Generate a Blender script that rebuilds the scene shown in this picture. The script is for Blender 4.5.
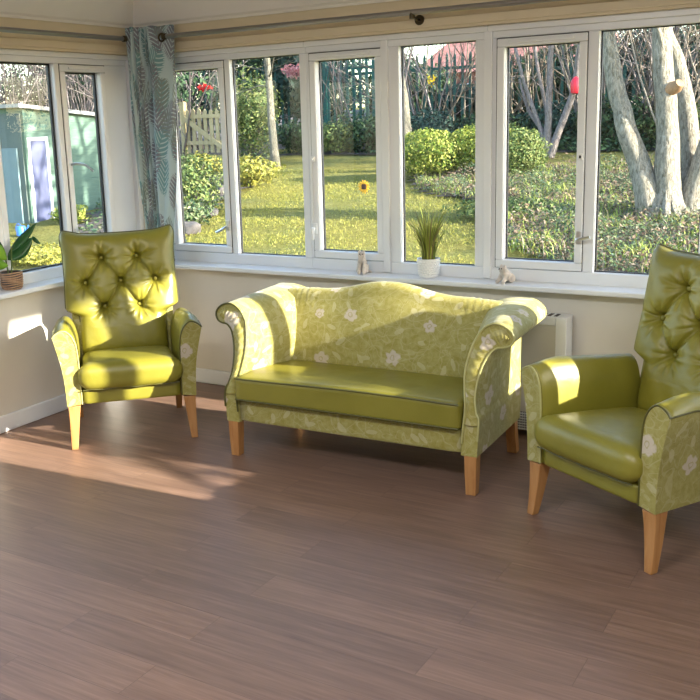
import bpy, bmesh, math, random
from mathutils import Vector, Matrix, noise
random.seed(7)
for o in list(bpy.data.objects): bpy.data.objects.remove(o)
S = bpy.context.scene
C = S.collection
PI = math.pi

# ------------------------------------------------------------------ camera
F_PX, YAW, PITCH, ROLL = 951.24, 0.5646, 0.2112, -0.0350
CAM = Vector((3.7835, -4.3083, 1.5))
fwd = Vector((-math.sin(YAW)*math.cos(PITCH), math.cos(YAW)*math.cos(PITCH), -math.sin(PITCH)))
r0 = Vector((math.cos(YAW), math.sin(YAW), 0)); u0 = r0.cross(fwd)
right = math.cos(ROLL)*r0 + math.sin(ROLL)*u0
up = -math.sin(ROLL)*r0 + math.cos(ROLL)*u0
cd = bpy.data.cameras.new('camera'); cam = bpy.data.objects.new('camera', cd); C.objects.link(cam)
m = Matrix.Identity(4)
for i, v in enumerate((right, up, -fwd)):
    for j in range(3): m[j][i] = v[j]
m.translation = CAM
cam.matrix_world = m
cd.sensor_width = 36; cd.lens = F_PX/700*36; cd.shift_x = 50/700; cd.shift_y = -25/700
cd.clip_start = .05; cd.clip_end = 300
S.camera = cam

# ------------------------------------------------------------------ light
SUN_ELEV = math.radians(18.6)
world = bpy.data.worlds.new('world'); S.world = world; world.use_nodes = True
wn = world.node_tree; wn.nodes.clear()
sky = wn.nodes.new('ShaderNodeTexSky'); sky.sky_type = 'NISHITA'; sky.sun_disc = False
sky.sun_elevation = math.radians(24); sky.sun_rotation = math.radians(90-3.4)
sky.air_density = 1.2; sky.dust_density = 1.0; sky.ozone_density = 2.0
bg = wn.nodes.new('ShaderNodeBackground'); bg.inputs[1].default_value = .80
wo = wn.nodes.new('ShaderNodeOutputWorld')
wn.links.new(sky.outputs[0], bg.inputs[0]); wn.links.new(bg.outputs[0], wo.inputs[0])
sd = bpy.data.lights.new('sun', 'SUN'); sd.energy = 22; sd.angle = math.radians(.6); sd.color = (1, .91, .78)
sun = bpy.data.objects.new('sun', sd); C.objects.link(sun)
d = Vector((-1, -.06, -math.tan(SUN_ELEV))).normalized()
sun.rotation_euler = d.to_track_quat('-Z', 'Y').to_euler()
def area(name, loc, sx, sy, rot, e, col=(1, 1, 1)):
    l = bpy.data.lights.new(name, 'AREA'); l.shape = 'RECTANGLE'; l.size = sx; l.size_y = sy; l.energy = e; l.color = col
    o = bpy.data.objects.new(name, l); C.objects.link(o); o.location = loc; o.rotation_euler = rot; return o
# two unseen fill lamps added under the ceiling; their fixtures are invented as well
area('fill_lamp', (2.2, -3.9, 2.60), 1.15, .55, (0, 0, 0), 64, (.97, .98, 1))
area('fill_lamp', (4.4, -3.9, 2.60), 1.15, .55, (0, 0, 0), 64, (.97, .98, 1))
S.view_settings.view_transform = 'Standard'; S.view_settings.look = 'None'
S.view_settings.gamma = 1; S.view_settings.use_curve_mapping = False
S.view_settings.exposure = 0.17

# ------------------------------------------------------------------ node helpers
class NT:
    def __init__(s, name, rough=.6, spec=.5):
        s.m = bpy.data.materials.new(name); s.m.use_nodes = True; s.t = s.m.node_tree; s.t.nodes.clear()
        s.out = s.n('ShaderNodeOutputMaterial'); s.b = s.n('ShaderNodeBsdfPrincipled')
        s.b.inputs['Roughness'].default_value = rough; s.b.inputs['Specular IOR Level'].default_value = spec
        s.l(s.b.outputs[0], s.out.inputs[0])
    def n(s, t, **k):
        x = s.t.nodes.new(t)
        for a, b in k.items(): setattr(x, a, b)
        return x
    def l(s, a, b): s.t.links.new(a, b)
    def put(s, sock, v):
        if hasattr(v, 'is_output') or isinstance(v, bpy.types.NodeSocket): s.l(v, sock)
        else: sock.default_value = v
    def math(s, op, a, b=0., c=None, clamp=False):
        x = s.n('ShaderNodeMath', operation=op, use_clamp=clamp); s.put(x.inputs[0], a); s.put(x.inputs[1], b)
        if c is not None: s.put(x.inputs[2], c)
        return x.outputs[0]
    def vmath(s, op, a, b=(0, 0, 0)):
        x = s.n('ShaderNodeVectorMath', operation=op); s.put(x.inputs[0], a); s.put(x.inputs[1], b)
        return x.outputs['Value'] if op in ('LENGTH', 'DOT_PRODUCT', 'DISTANCE') else x.outputs[0]
    def tc(s, k='Object'): return s.n('ShaderNodeTexCoord').outputs[k]
    def mapping(s, v, scale=(1, 1, 1), rot=(0, 0, 0), loc=(0, 0, 0)):
        x = s.n('ShaderNodeMapping'); s.l(v, x.inputs[0]); x.inputs['Scale'].default_value = scale
        x.inputs['Rotation'].default_value = rot; x.inputs['Location'].default_value = loc; return x.outputs[0]
    def noise(s, v, scale=5, detail=3, rough=.5, out='Fac', dist=0.):
        x = s.n('ShaderNodeTexNoise'); s.put(x.inputs['Vector'], v); x.inputs['Scale'].default_value = scale
        x.inputs['Detail'].default_value = detail; x.inputs['Roughness'].default_value = rough
        x.inputs['Distortion'].default_value = dist
        return x.outputs[0 if out == 'Fac' else 1]
    def ramp(s, f, *st):
        x = s.n('ShaderNodeValToRGB'); s.put(x.inputs[0], f); e = x.color_ramp.elements
        while len(e) < len(st): e.new(.5)
        for i, (p, c) in enumerate(st): e[i].position = p; e[i].color = (*c, 1) if len(c) == 3 else c
        return x.outputs[0]
    def mix(s, f, a, b):
        x = s.n('ShaderNodeMix', data_type='RGBA'); s.put(x.inputs[0], f)
        for i, v in ((6, a), (7, b)):
            s.put(x.inputs[i], (*v, 1) if isinstance(v, tuple) and len(v) == 3 else v)
        return x.outputs[2]
    def sep(s, v): x = s.n('ShaderNodeSeparateXYZ'); s.l(v, x.inputs[0]); return x.outputs
    def comb(s, a, b, c=0.):
        x = s.n('ShaderNodeCombineXYZ')
        for i, v in enumerate((a, b, c)): s.put(x.inputs[i], v)
        return x.outputs[0]
    def bump(s, h, dist=.01, strength=1.):
        x = s.n('ShaderNodeBump'); s.put(x.inputs['Height'], h); x.inputs['Distance'].default_value = dist
        x.inputs['Strength'].default_value = strength; s.l(x.outputs[0], s.b.inputs['Normal'])
    def col(s, c): s.put(s.b.inputs['Base Color'], (*c, 1) if isinstance(c, tuple) and len(c) == 3 else c)
    def rough(s, r): s.put(s.b.inputs['Roughness'], r)
M = {}
def plain(name, c, rough=.6, metal=0., var=.06, sc=6., bump=0., spec=.5, coat=0.):
    k = NT(name, rough, spec); k.b.inputs['Metallic'].default_value = metal
    f = k.noise(k.tc(), sc, 4)
    lo = tuple(x*(1-var) for x in c); hi = tuple(min(1, x*(1+var)) for x in c)
    k.col(k.ramp(f, (.3, lo), (.7, hi)))
    if bump: k.bump(k.noise(k.tc(), sc*25, 3), bump)
    if coat: k.b.inputs['Coat Weight'].default_value = coat; k.b.inputs['Coat Roughness'].default_value = .15
    M[name] = k.m; return k.m

plain('wall_paint', (.68, .635, .55), .75, var=.02, bump=.0006)
plain('lintel_paint', (.66, .56, .40), .7, var=.03, bump=.0006)
plain('ceiling_paint', (.80, .755, .70), .8, var=.02)
plain('white_gloss', (.76, .77, .78), .28, var=.015)
plain('upvc', (.76, .77, .79), .25, var=.01)
plain('black_rubber', (.012, .012, .013), .5)
plain('white_metal', (.75, .75, .74), .35, var=.02)
plain('heater_beige', (.58, .54, .44), .5, var=.02)
plain('steel', (.62, .62, .62), .28, metal=1., var=.03)
plain('pole_metal', (.30, .285, .28), .28, metal=.9, var=.04)
plain('dark_brass', (.07, .055, .03), .35, metal=.8)
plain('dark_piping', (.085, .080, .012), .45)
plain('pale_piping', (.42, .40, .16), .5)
plain('pot_white', (.78, .77, .75), .35, var=.02)
plain('soil', (.03, .02, .015), .9, bump=.004)
plain('shed_roof', (.30, .29, .27), .7)
plain('shed_dark', (.10, .13, .12), .8)
plain('shed_door', (.15, .22, .24), .6)
plain('brick_red', (.30, .13, .10), .85, var=.2, sc=3)
plain('cut_wood', (.30, .17, .085), .8, var=.3, sc=20)
plain('roof_tile', (.36, .15, .12), .85, var=.25, sc=8)
plain('rock', (.11, .098, .092), .9, var=.35, sc=9, bump=.01)
plain('red_plastic', (.75, .02, .04), .35)
plain('yellow_petal', (.85, .42, .02), .6)
plain('yellow_flower_petal', (.90, .62, .02), .6)
plain('sunflower_eye', (.06, .02, .01), .8)
plain('blue_plastic', (.05, .20, .65), .4)
plain('figurine', (.66, .58, .51), .7, var=.35, sc=22, bump=.002)
plain('figurine_dark', (.06, .045, .04), .6)

def leather():
    k = NT('leather', .36, .6); o = k.tc()
    f = k.noise(o, 3.5, 4)
    k.col(k.ramp(f, (.3, (.188, .170, .016)), (.7, (.250, .225, .028))))
    v = k.n('ShaderNodeTexVoronoi'); k.l(o, v.inputs['Vector']); v.inputs['Scale'].default_value = 260
    wr = k.noise(k.mapping(o, (1, 1, 1)), 9, 4, .5, dist=1.2)
    h = k.math('ADD', k.math('MULTIPLY', v.outputs['Distance'], .05), k.math('MULTIPLY', wr, .8))
    k.bump(h, .006, .5)
    k.rough(k.math('ADD', k.math('MULTIPLY', k.noise(o, 12, 3), .14), .33))
    k.b.inputs['Coat Weight'].default_value = .10; k.b.inputs['Coat Roughness'].default_value = .3
    M['leather'] = k.m
leather()

def fabric(name, ground, ground2, light, blossom):
    """woven green cloth with pale trailing stems, leaves and many-petalled blossoms, on the UV grid in metres"""
    k = NT(name, .62, .25)
    uv = k.tc('UV')
    wob = k.vmath('MULTIPLY', k.vmath('SUBTRACT', k.noise(uv, 9, 2, out='Color'), (.5, .5, .5)), (.05, .05, 0))
    uw = k.vmath('ADD', uv, wob)
    # blossoms
    v = k.n('ShaderNodeTexVoronoi', voronoi_dimensions='2D'); uf = k.vmath('ADD', uv, k.vmath('MULTIPLY', k.vmath('SUBTRACT', k.noise(uv, 26, 2, out='Color'), (.5, .5, .5)), (.034, .034, 0)))
    k.l(uf, v.inputs['Vector']); v.inputs['Scale'].default_value = 5.6; v.inputs['Randomness'].default_value = .85
    dv = k.vmath('SUBTRACT', k.vmath('MULTIPLY', uf, (5.6, 5.6, 0)), k.vmath('MULTIPLY', v.outputs['Position'], (5.6, 5.6, 0)))
    x = k.sep(dv); rr = k.vmath('LENGTH', dv)
    ang = k.math('ARCTAN2', x[1], x[0])
    rc = k.sep(v.outputs['Color'])
    pet = k.math('ABSOLUTE', k.math('COSINE', k.math('ADD', k.math('MULTIPLY', ang, 2.5), k.math('MULTIPLY', rc[0], 6.))))
    rad = k.math('MULTIPLY', k.math('ADD', .16, k.math('MULTIPLY', pet, .07)), k.math('ADD', .65, k.math('MULTIPLY', rc[2], .55)))
    fl = k.math('MULTIPLY', k.math('MULTIPLY', k.math('SUBTRACT', rad, rr), 26., clamp=True), k.math('GREATER_THAN', rc[1], .35))
    core = k.math('MULTIPLY', k.math('LESS_THAN', k.math('ABSOLUTE', k.math('SUBTRACT', rr, .055)), .012), fl)
    # leaves: small tilted ellipses
    v2 = k.n('ShaderNodeTexVoronoi', voronoi_dimensions='2D'); k.l(uw, v2.inputs['Vector']); v2.inputs['Scale'].default_value = 12.
    d2 = k.vmath('SUBTRACT', k.vmath('MULTIPLY', uw, (12, 12, 0)), k.vmath('MULTIPLY', v2.outputs['Position'], (12, 12, 0)))
    c2 = k.sep(v2.outputs['Color']); a2 = k.math('MULTIPLY', c2[0], 6.28)
    y = k.sep(d2); ca = k.math('COSINE', a2); sa = k.math('SINE', a2)
    lx = k.math('ADD', k.math('MULTIPLY', y[0], ca), k.math('MULTIPLY', y[1], sa))
    ly = k.math('SUBTRACT', k.math('MULTIPLY', y[1], ca), k.math('MULTIPLY', y[0], sa))
    el = k.math('ADD', k.math('POWER', k.math('MULTIPLY', lx, 3.2), 2.), k.math('POWER', k.math('MULTIPLY', ly, 7.5), 2.))
    lf = k.math('MULTIPLY', k.math('LESS_THAN', el, 1.), k.math('GREATER_THAN', c2[1], .45))
    # stems
    st = None
    for sc, w, off in ((5., .007, 0), (8., .009, 3.7), (13., .011, 9.1)):
        q = k.noise(k.mapping(uv, loc=(off, off, 0)), sc, 1.5, .4, dist=.8)
        s1 = k.math('LESS_THAN', k.math('ABSOLUTE', k.math('SUBTRACT', q, .5)), w)
        st = s1 if st is None else k.math('MAXIMUM', st, s1)
    base = k.mix(k.ramp(k.noise(uv, 34, 5, .7), (.35, (0, 0, 0)), (.7, (1, 1, 1))), ground, ground2)
    c = k.mix(k.math('MULTIPLY', st, .30), base, light)
    c = k.mix(k.math('MULTIPLY', lf, .55), c, light)
    c = k.mix(k.math('MULTIPLY', fl, .66), c, blossom)
    c = k.mix(k.math('MULTIPLY', core, .5), c, ground)
    k.col(c)
    w = k.n('ShaderNodeTexWave'); k.l(uv, w.inputs[0]); w.inputs['Scale'].default_value = 220
    h = k.math('ADD', k.math('MULTIPLY', w.outputs[1], .1), k.math('MULTIPLY', k.noise(uv, 60, 3), .5))
    k.bump(h, .0015, .5)
    k.b.inputs['Sheen Weight'].default_value = .15
    M[name] = k.m
fabric('floral_fabric', (.270, .238, .045), (.375, .345, .125), (.49, .45, .26), (.60, .52, .47))

def wood(name, a, b, scale=1., rough=.4, axis=2):
    k = NT(name, rough); o = k.tc()
    s = [26*scale]*3; s[axis] = 2.2*scale
    f = k.noise(k.mapping(o, tuple(s)), 1.6, 5, .6, dist=.6)
    k.col(k.ramp(f, (.3, a), (.7, b))); k.bump(f, .0008, .4)
    M[name] = k.m
wood('leg_wood', (.36, .155, .045), (.50, .26, .095))
wood('fence_wood', (.32, .25, .12), (.44, .36, .20), .6, .8)
wood('basket_weave', (.30, .17, .09), (.50, .31, .18), 1., .7)

def floor_mat():
    k = NT('floor_planks', .4, .5)
    o = k.tc(); g = k.n('ShaderNodeNewGeometry')
    P = g.outputs['Position']
    br = k.n('ShaderNodeTexBrick'); k.l(P, br.inputs['Vector'])
    br.inputs['Scale'].default_value = 1.; br.inputs['Brick Width'].default_value = 1.05; br.inputs['Row Height'].default_value = .155
    br.inputs['Mortar Size'].default_value = .0009; br.inputs['Mortar Smooth'].default_value = .2; br.offset = .37; br.offset_frequency = 2
    br.inputs['Color1'].default_value = (0, 0, 0, 1); br.inputs['Color2'].default_value = (1, 1, 1, 1); br.inputs['Mortar'].default_value = (.5, .5, .5, 1)
    rnd = k.sep(br.outputs['Color'])[0]
    pos = k.vmath('ADD', P, k.comb(k.math('MULTIPLY', rnd, 7.3), k.math('MULTIPLY', rnd, 3.1), 0.))
    gr = k.noise(k.mapping(pos, (1.6, 34, 1)), 2.2, 6, .62, dist=.5)
    gr2 = k.noise(k.mapping(pos, (.9, 9, 1)), 2., 3, .5, dist=1.)
    c = k.ramp(gr, (.25, (.155, .090, .064)), (.52, (.216, .132, .095)), (.78, (.285, .182, .135)))
    c2 = k.ramp(gr2, (.3, (.84, .84, .84)), (.7, (1.08, 1.08, 1.08)))
    x = k.n('ShaderNodeMix', data_type='RGBA', blend_type='MULTIPLY'); x.inputs[0].default_value = 1.; k.l(c, x.inputs[6]); k.l(c2, x.inputs[7])
    y = k.n('ShaderNodeMix', data_type='RGBA', blend_type='MULTIPLY'); y.inputs[0].default_value = 1.; k.l(x.outputs[2], y.inputs[6])
    k.l(k.ramp(rnd, (0., (.86, .86, .88)), (1., (1.08, 1.06, 1.04))), y.inputs[7])
    k.col(k.mix(k.math('MULTIPLY', br.outputs['Fac'], .55), y.outputs[2], (.06, .035, .025)))
    k.rough(k.math('ADD', .34, k.math('MULTIPLY', gr, .18)))
    k.bump(k.math('SUBTRACT', k.math('MULTIPLY', gr, .3), br.outputs['Fac']), .0012, .6)
    M['floor'] = k.m
floor_mat()

def glass():
    k = NT('window_glass'); t = k.n('ShaderNodeBsdfTransparent'); t.inputs[0].default_value = (.95, .965, .96, 1)
    g = k.n('ShaderNodeBsdfGlossy'); g.inputs['Roughness'].default_value = .01
    ge = k.n('ShaderNodeNewGeometry'); cs = k.math('ABSOLUTE', k.vmath('DOT_PRODUCT', ge.outputs['Normal'], ge.outputs['Incoming'])); f = k.math('ADD', .018, k.math('MULTIPLY', .9, k.math('POWER', k.math('SUBTRACT', 1., cs), 5.)))
    mx = k.n('ShaderNodeMixShader'); k.l(f, mx.inputs[0]); k.l(t.outputs[0], mx.inputs[1]); k.l(g.outputs[0], mx.inputs[2])
    k.l(mx.outputs[0], k.out.inputs[0]); M['glass'] = k.m
glass()

def shed_green():
    k = NT('shed_boards', .75); o = k.tc()
    z = k.sep(o)[2]; fr = k.math('FRACT', k.math('DIVIDE', z, .125))
    n_ = k.noise(k.mapping(o, (1, 1, 14)), 3, 4)
    k.col(k.ramp(n_, (.3, (.085, .150, .115)), (.7, (.125, .20, .155))))
    k.bump(k.math('ADD', k.math('MULTIPLY', fr, 1.), k.math('MULTIPLY', n_, .2)), .02)
    M['shed_boards'] = k.m
shed_green()

def curtain_mat():
    """pale cloth with large feathered palm leaves in teal and grey, UV in metres"""
    k = NT('curtain_cloth', .8, .2); uv = k.tc('UV'); sc = 5.2
    c = None
    for off, colr, sc, thr in (((0, 0, 0), (.12, .26, .27), 7.0, .12), ((.37, .21, 0), (.18, .165, .20), 7.6, .25), ((.11, .63, 0), (.20, .23, .21), 8.2, .4)):
        u = k.mapping(uv, (1, .62, 1), loc=off)
        v = k.n('ShaderNodeTexVoronoi', voronoi_dimensions='2D'); k.l(u, v.inputs['Vector']); v.inputs['Scale'].default_value = sc; v.inputs['Randomness'].default_value = .6
        dv = k.vmath('SUBTRACT', k.vmath('MULTIPLY', u, (sc, sc, 0)), k.vmath('MULTIPLY', v.outputs['Position'], (sc, sc, 0)))
        cr = k.sep(v.outputs['Color']); a = k.math('MULTIPLY', k.math('SUBTRACT', cr[0], .5), 1.4)
        q = k.sep(dv); ca = k.math('COSINE', a); sa = k.math('SINE', a)
        lx = k.math('ADD', k.math('MULTIPLY', q[0], ca), k.math('MULTIPLY', q[1], sa))
        ly = k.math('SUBTRACT', k.math('MULTIPLY', q[1], ca), k.math('MULTIPLY', q[0], sa))
        ax = k.math('ABSOLUTE', lx)
        fe = k.math('SINE', k.math('MULTIPLY', k.math('SUBTRACT', ly, k.math('MULTIPLY', ax, .8)), 48.))
        el = k.math('ADD', k.math('POWER', k.math('MULTIPLY', lx, 2.5), 2.), k.math('POWER', k.math('MULTIPLY', ly, 1.9), 2.))
        ins = k.math('LESS_THAN', k.math('ADD', el, k.math('MULTIPLY', fe, .22)), .85)
        mk = k.math('MULTIPLY', ins, k.math('MAXIMUM', k.math('MULTIPLY', k.math('GREATER_THAN', fe, -.55), 1.), k.math('LESS_THAN', ax, .015)))
        mk = k.math('MULTIPLY', mk, k.math('GREATER_THAN', cr[1], thr))
        c = k.mix(k.math('MULTIPLY', mk, .85), c if c is not None else (.44, .54, .55), colr)
    k.col(c); k.bump(k.noise(uv, 150, 2), .001, .3)
    M['curtain'] = k.m
curtain_mat()

def leafmat(name, *cols, rough=.55, trans=.25):
    k = NT(name, rough, .3); g = k.n('ShaderNodeNewGeometry')
    n_ = len(cols); st = [((i+.5)/n_, c) for i, c in enumerate(cols)]
    c = k.ramp(g.outputs['Random Per Island'], *st); k.col(c)
    if trans:
        t = k.n('ShaderNodeBsdfTranslucent'); k.l(c, t.inputs[0]); mx = k.n('ShaderNodeMixShader'); mx.inputs[0].default_value = trans
        k.l(k.b.outputs[0], mx.inputs[1]); k.l(t.outputs[0], mx.inputs[2]); k.l(mx.outputs[0], k.out.inputs[0])
    M[name] = k.m
leafmat('leaf_evergreen', (.014, .034, .016), (.026, .060, .024), (.05, .10, .04), (.09, .15, .06))
leafmat('leaf_bluegreen', (.016, .040, .030), (.032, .072, .052), (.06, .115, .08))
leafmat('leaf_hedge', (.08, .14, .02), (.17, .24, .03), (.30, .33, .05), (.38, .39, .09))
leafmat('leaf_yellow', (.24, .23, .04), (.34, .31, .05), (.42, .38, .10), (.16, .19, .03))
leafmat('leaf_mid', (.05, .09, .025), (.11, .17, .045), (.17, .22, .06), (.24, .26, .09))
leafmat('leaf_ivy', (.03, .065, .028), (.065, .115, .045), (.12, .175, .075), (.21, .25, .12), (.05, .10, .06), (.27, .25, .15), (.10, .15, .055))
leafmat('leaf_dead', (.16, .10, .06), (.27, .185, .12), (.36, .28, .21), (.10, .065, .04))
leafmat('leaf_pink', (.50, .20, .20), (.65, .34, .33), (.42, .14, .15))
leafmat('leaf_red', (.75, .03, .03), (.60, .05, .04))
leafmat('leaf_grass', (.20, .26, .05), (.30, .38, .07), (.42, .46, .12))
leafmat('leaf_pot', (.18, .22, .03), (.32, .35, .05), (.42, .43, .10), (.09, .11, .02), (.22, .16, .07), trans=.3)
leafmat('twig_grey', (.10, .085, .075), (.17, .145, .135), (.25, .21, .20), (.08, .065, .06), trans=0)
leafmat('twig_tan', (.12, .095, .065), (.20, .165, .115), (.28, .235, .18), (.10, .075, .05), trans=0)
leafmat('leaf_rubber', (.015, .06, .02), (.03, .10, .03), rough=.25, trans=.1)
leafmat('leaf_lime', (.20, .42, .03), (.28, .50, .05), rough=.3, trans=.3)

def bark(name, a, b):
    k = NT(name, .9, .2); o = k.tc()
    f = k.noise(k.mapping(o, (14, 14, 4)), 3, 6, .65, dist=.8); f2 = k.noise(o, 5, 3)
    k.col(k.mix(k.math('MULTIPLY', f2, .35), k.ramp(f, (.36, a), (.60, b)), (.26, .30, .20))); k.bump(f, .05)
    M[name] = k.m
bark('bark_pale', (.13, .105, .08), (.44, .385, .32))
bark('bark_purple', (.15, .11, .11), (.33, .27, .28))
bark('bark_grey', (.09, .075, .06), (.25, .215, .175))

def lawn_mat():
    k = NT('lawn', .95, .1); o = k.tc()
    f = k.noise(o, .8, 5, .6); g = k.noise(o, 22, 6, .75); h = k.noise(k.mapping(o, (1, 1, 1)), 4, 4, .6)
    a = k.ramp(g, (.34, (.14, .13, .03)), (.50, (.24, .215, .05)), (.68, (.36, .315, .10)))
    b = k.ramp(g, (.34, (.10, .115, .035)), (.50, (.185, .19, .055)), (.68, (.29, .275, .10)))
    c = k.mix(k.ramp(f, (.42, (0, 0, 0)), (.6, (1, 1, 1))), a, b)
    c = k.mix(k.ramp(h, (.60, (0, 0, 0)), (.78, (.5, .5, .5))), c, (.44, .36, .12))
    k.col(c); k.bump(k.math('ADD', g, k.noise(o, 70, 3)), .05)
    M['lawn'] = k.m
lawn_mat()
plain('earth', (.085, .068, .058), .95, var=.4, sc=6, bump=.02)
plain('fence_green', (.012, .105, .085), .5, var=.1)
plain('distant_hedge', (.05, .07, .045), .95, var=.4, sc=3, bump=.05)

# ------------------------------------------------------------------ mesh helpers
class MB:
    def __init__(s): s.v = []; s.f = []; s.uv = []
    def add(s, vs, fs, uvs=None):
        o = len(s.v); s.v += [tuple(x) for x in vs]
        for i, f in enumerate(fs):
            s.f.append(tuple(o+j for j in f)); s.uv.append(uvs[i] if uvs else None)
    def box(s, x0, x1, y0, y1, z0, z1):
        vs = [(x, y, z) for z in (z0, z1) for y in (y0, y1) for x in (x0, x1)]
        s.add(vs, [(0, 2, 3, 1), (4, 5, 7, 6), (0, 1, 5, 4), (2, 6, 7, 3), (0, 4, 6, 2), (1, 3, 7, 5)])
    def prism(s, rings, cap=True, closed=True, uvs=None):
        """rings: list of equal-length point lists"""
        n = len(rings[0]); vs = [p for r in rings for p in r]; fs = []; uu = []
        rng = n if closed else n-1
        L = [0.]
        for j in range(n): L.append(L[-1] + (Vector(rings[0][(j+1) % n])-Vector(rings[0][j])).length)
        T = [0.]
        for i in range(len(rings)-1): T.append(T[-1] + (sum((Vector(rings[i+1][j]) for j in range(n)), Vector())-sum((Vector(rings[i][j]) for j in range(n)), Vector())).length/n)
        for i in range(len(rings)-1):
            for j in range(rng):
                k = (j+1) % n
                fs.append((i*n+j, i*n+k, (i+1)*n+k, (i+1)*n+j))
                uu.append([(L[j], T[i]), (L[j+1], T[i]), (L[j+1], T[i+1]), (L[j], T[i+1])])
        if cap and closed:
            fs.append(tuple(range(n-1, -1, -1))); uu.append(None)
            b = (len(rings)-1)*n; fs.append(tuple(range(b, b+n))); uu.append(None)
        s.add(vs, fs, uu)
    def tube(s, pts, r, n=8, closed=False):
        pts = [Vector(p) for p in pts]; rs = r if isinstance(r, (list, tuple)) else [r]*len(pts)
        rings = []; prev = None
        for i, p in enumerate(pts):
            if closed: t = pts[(i+1) % len(pts)]-pts[i-1]
            else: t = pts[min(i+1, len(pts)-1)]-pts[max(i-1, 0)]
            if t.length < 1e-9: t = Vector((0, 0, 1))
            t.normalize()
            if prev is None:
                a = Vector((0, 0, 1)) if abs(t.z) < .9 else Vector((1, 0, 0)); nx = t.cross(a).normalized()
            else:
                nx = prev - t*prev.dot(t)
                nx = nx.normalized() if nx.length > 1e-6 else t.orthogonal().normalized()
            prev = nx; ny = t.cross(nx)
            rings.append([p+rs[i]*(math.cos(2*PI*k/n)*nx+math.sin(2*PI*k/n)*ny) for k in range(n)])
        if closed: rings.append(rings[0]); s.prism(rings, cap=False)
        else: s.prism(rings)
    def lathe(s, prof, n=32, c=(0, 0, 0), closed=False):
        rings = [[(c[0]+r*math.cos(2*PI*k/n), c[1]+r*math.sin(2*PI*k/n), c[2]+z) for k in range(n)] for r, z in prof]
        s.prism(rings, cap=not closed)
    def rbox(s, c, h, r, n=10, crown=0., warp=None):
        """rounded box centred at c with half sizes h and edge radius r"""
        idx = {}; vs = []; fs = []
        def vid(p):
            key = tuple(round(x*n) for x in p)
            if key not in idx: idx[key] = len(vs); vs.append(p)
            return idx[key]
        g = [-1+2*i/n for i in range(n+1)]
        for ax in range(3):
            for sg in (-1, 1):
                for i in range(n):
                    for j in range(n):
                        q = []
                        for a, b in ((g[i], g[j]), (g[i+1], g[j]), (g[i+1], g[j+1]), (g[i], g[j+1])):
                            p = [0, 0, 0]; p[ax] = sg; p[(ax+1) % 3] = a; p[(ax+2) % 3] = b; q.append(vid(tuple(p)))
                        fs.append(tuple(q) if sg > 0 else tuple(reversed(q)))
        out = []
        for p in vs:
            # concentrate grid lines near the edges
            P = Vector([math.copysign(1-(1-abs(x))**1.5, x)*h[i] if abs(x) < 1 else x*h[i] for i, x in enumerate(p)])
            Q = Vector([max(-(h[i]-r), min(h[i]-r, P[i])) for i in range(3)])
            d_ = P-Q
            if d_.length > 1e-9: P = Q+d_.normalized()*r
            if crown:
                k = max(0, (1-(P.x/h[0])**2))*max(0, 1-(P.y/h[1])**2); P.z += (crown if P.z > 0 else -crown*.15)*k**.7
            P = P+Vector(c)
            if warp: P = Vector(warp(P))
            out.append(P)
        s.add(out, fs)
    def build(s, name, mat, parent=None, smooth=True, bevel=0., subsurf=0, auto=40):
        me = bpy.data.meshes.new(name); me.from_pydata(s.v, [], s.f); me.update()
        ul = me.uv_layers.new(name='UVMap').data
        for p, u in zip(me.polygons, s.uv):
            if u:
                for li, c in zip(p.loop_indices, u): ul[li].uv = c
            else:
                n_ = p.normal; ax = max(range(3), key=lambda i: abs(n_[i])); a, b = [(1, 2), (0, 2), (0, 1)][ax]
                for li in p.loop_indices:
                    co = me.vertices[me.loops[li].vertex_index].co; ul[li].uv = (co[a], co[b])
        if smooth:
            me.polygons.foreach_set('use_smooth', [True]*len(me.polygons))
            if auto: me.set_sharp_from_angle(angle=math.radians(auto))
        me.materials.append(M[mat] if isinstance(mat, str) else mat)
        o = bpy.data.objects.new(name, me); C.objects.link(o)
        if parent: o.parent = parent
        if bevel:
            b = o.modifiers.new('bevel', 'BEVEL'); b.width = bevel; b.segments = 2; b.limit_method = 'ANGLE'
        if subsurf:
            b = o.modifiers.new('sub', 'SUBSURF'); b.levels = subsurf; b.render_levels = subsurf
        return o
def tag(o, label=None, cat=None, group=None, kind=None):
    if label: o['label'] = label
    if cat: o['category'] = cat
    if group: o['group'] = group
    if kind: o['kind'] = kind
    return o
def empty(name, loc=(0, 0, 0), rz=0.):
    o = bpy.data.objects.new(name, None); C.objects.link(o); o.location = loc; o.rotation_euler = (0, 0, rz); o.empty_display_size = .1
    return o
def kids(o): return [c for c in bpy.data.objects if c.parent == o]
def copy_tree(o, parent=None):
    c = o.copy(); C.objects.link(c); c.parent = parent
    for ch in kids(o): copy_tree(ch, c)
    return c
def struct(o): o['kind'] = 'structure'; return o
def BX(name, mat, *b, parent=None, bevel=0.):
    q = MB(); q.box(*b); return q.build(name, mat, parent, smooth=False, bevel=bevel)
def lerp(a, b, t): return a+(b-a)*t
def interp(pts, x):
    if x <= pts[0][0]: return pts[0][1]
    for (a, b), (c, d_) in zip(pts, pts[1:]):
        if x <= c: t = (x-a)/(c-a); return b+(d_-b)*t
    return pts[-1][1]
def smooth_poly(pts, n=4, closed=False):
    """Catmull-Rom through the points"""
    P = [Vector(p) for p in pts]; out = []; L = len(P)
    for i in range(L if closed else L-1):
        p0 = P[i-1] if (i > 0 or closed) else P[0]; p1 = P[i]; p2 = P[(i+1) % L]; p3 = P[(i+2) % L] if (closed or i+2 < L) else P[-1]
        for k in range(n):
            t = k/n
            out.append(.5*((2*p1)+(p2-p0)*t+(2*p0-5*p1+4*p2-p3)*t*t+(-p0+3*p1-3*p2+p3)*t**3))
    if not closed: out.append(P[-1])
    return out

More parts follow.
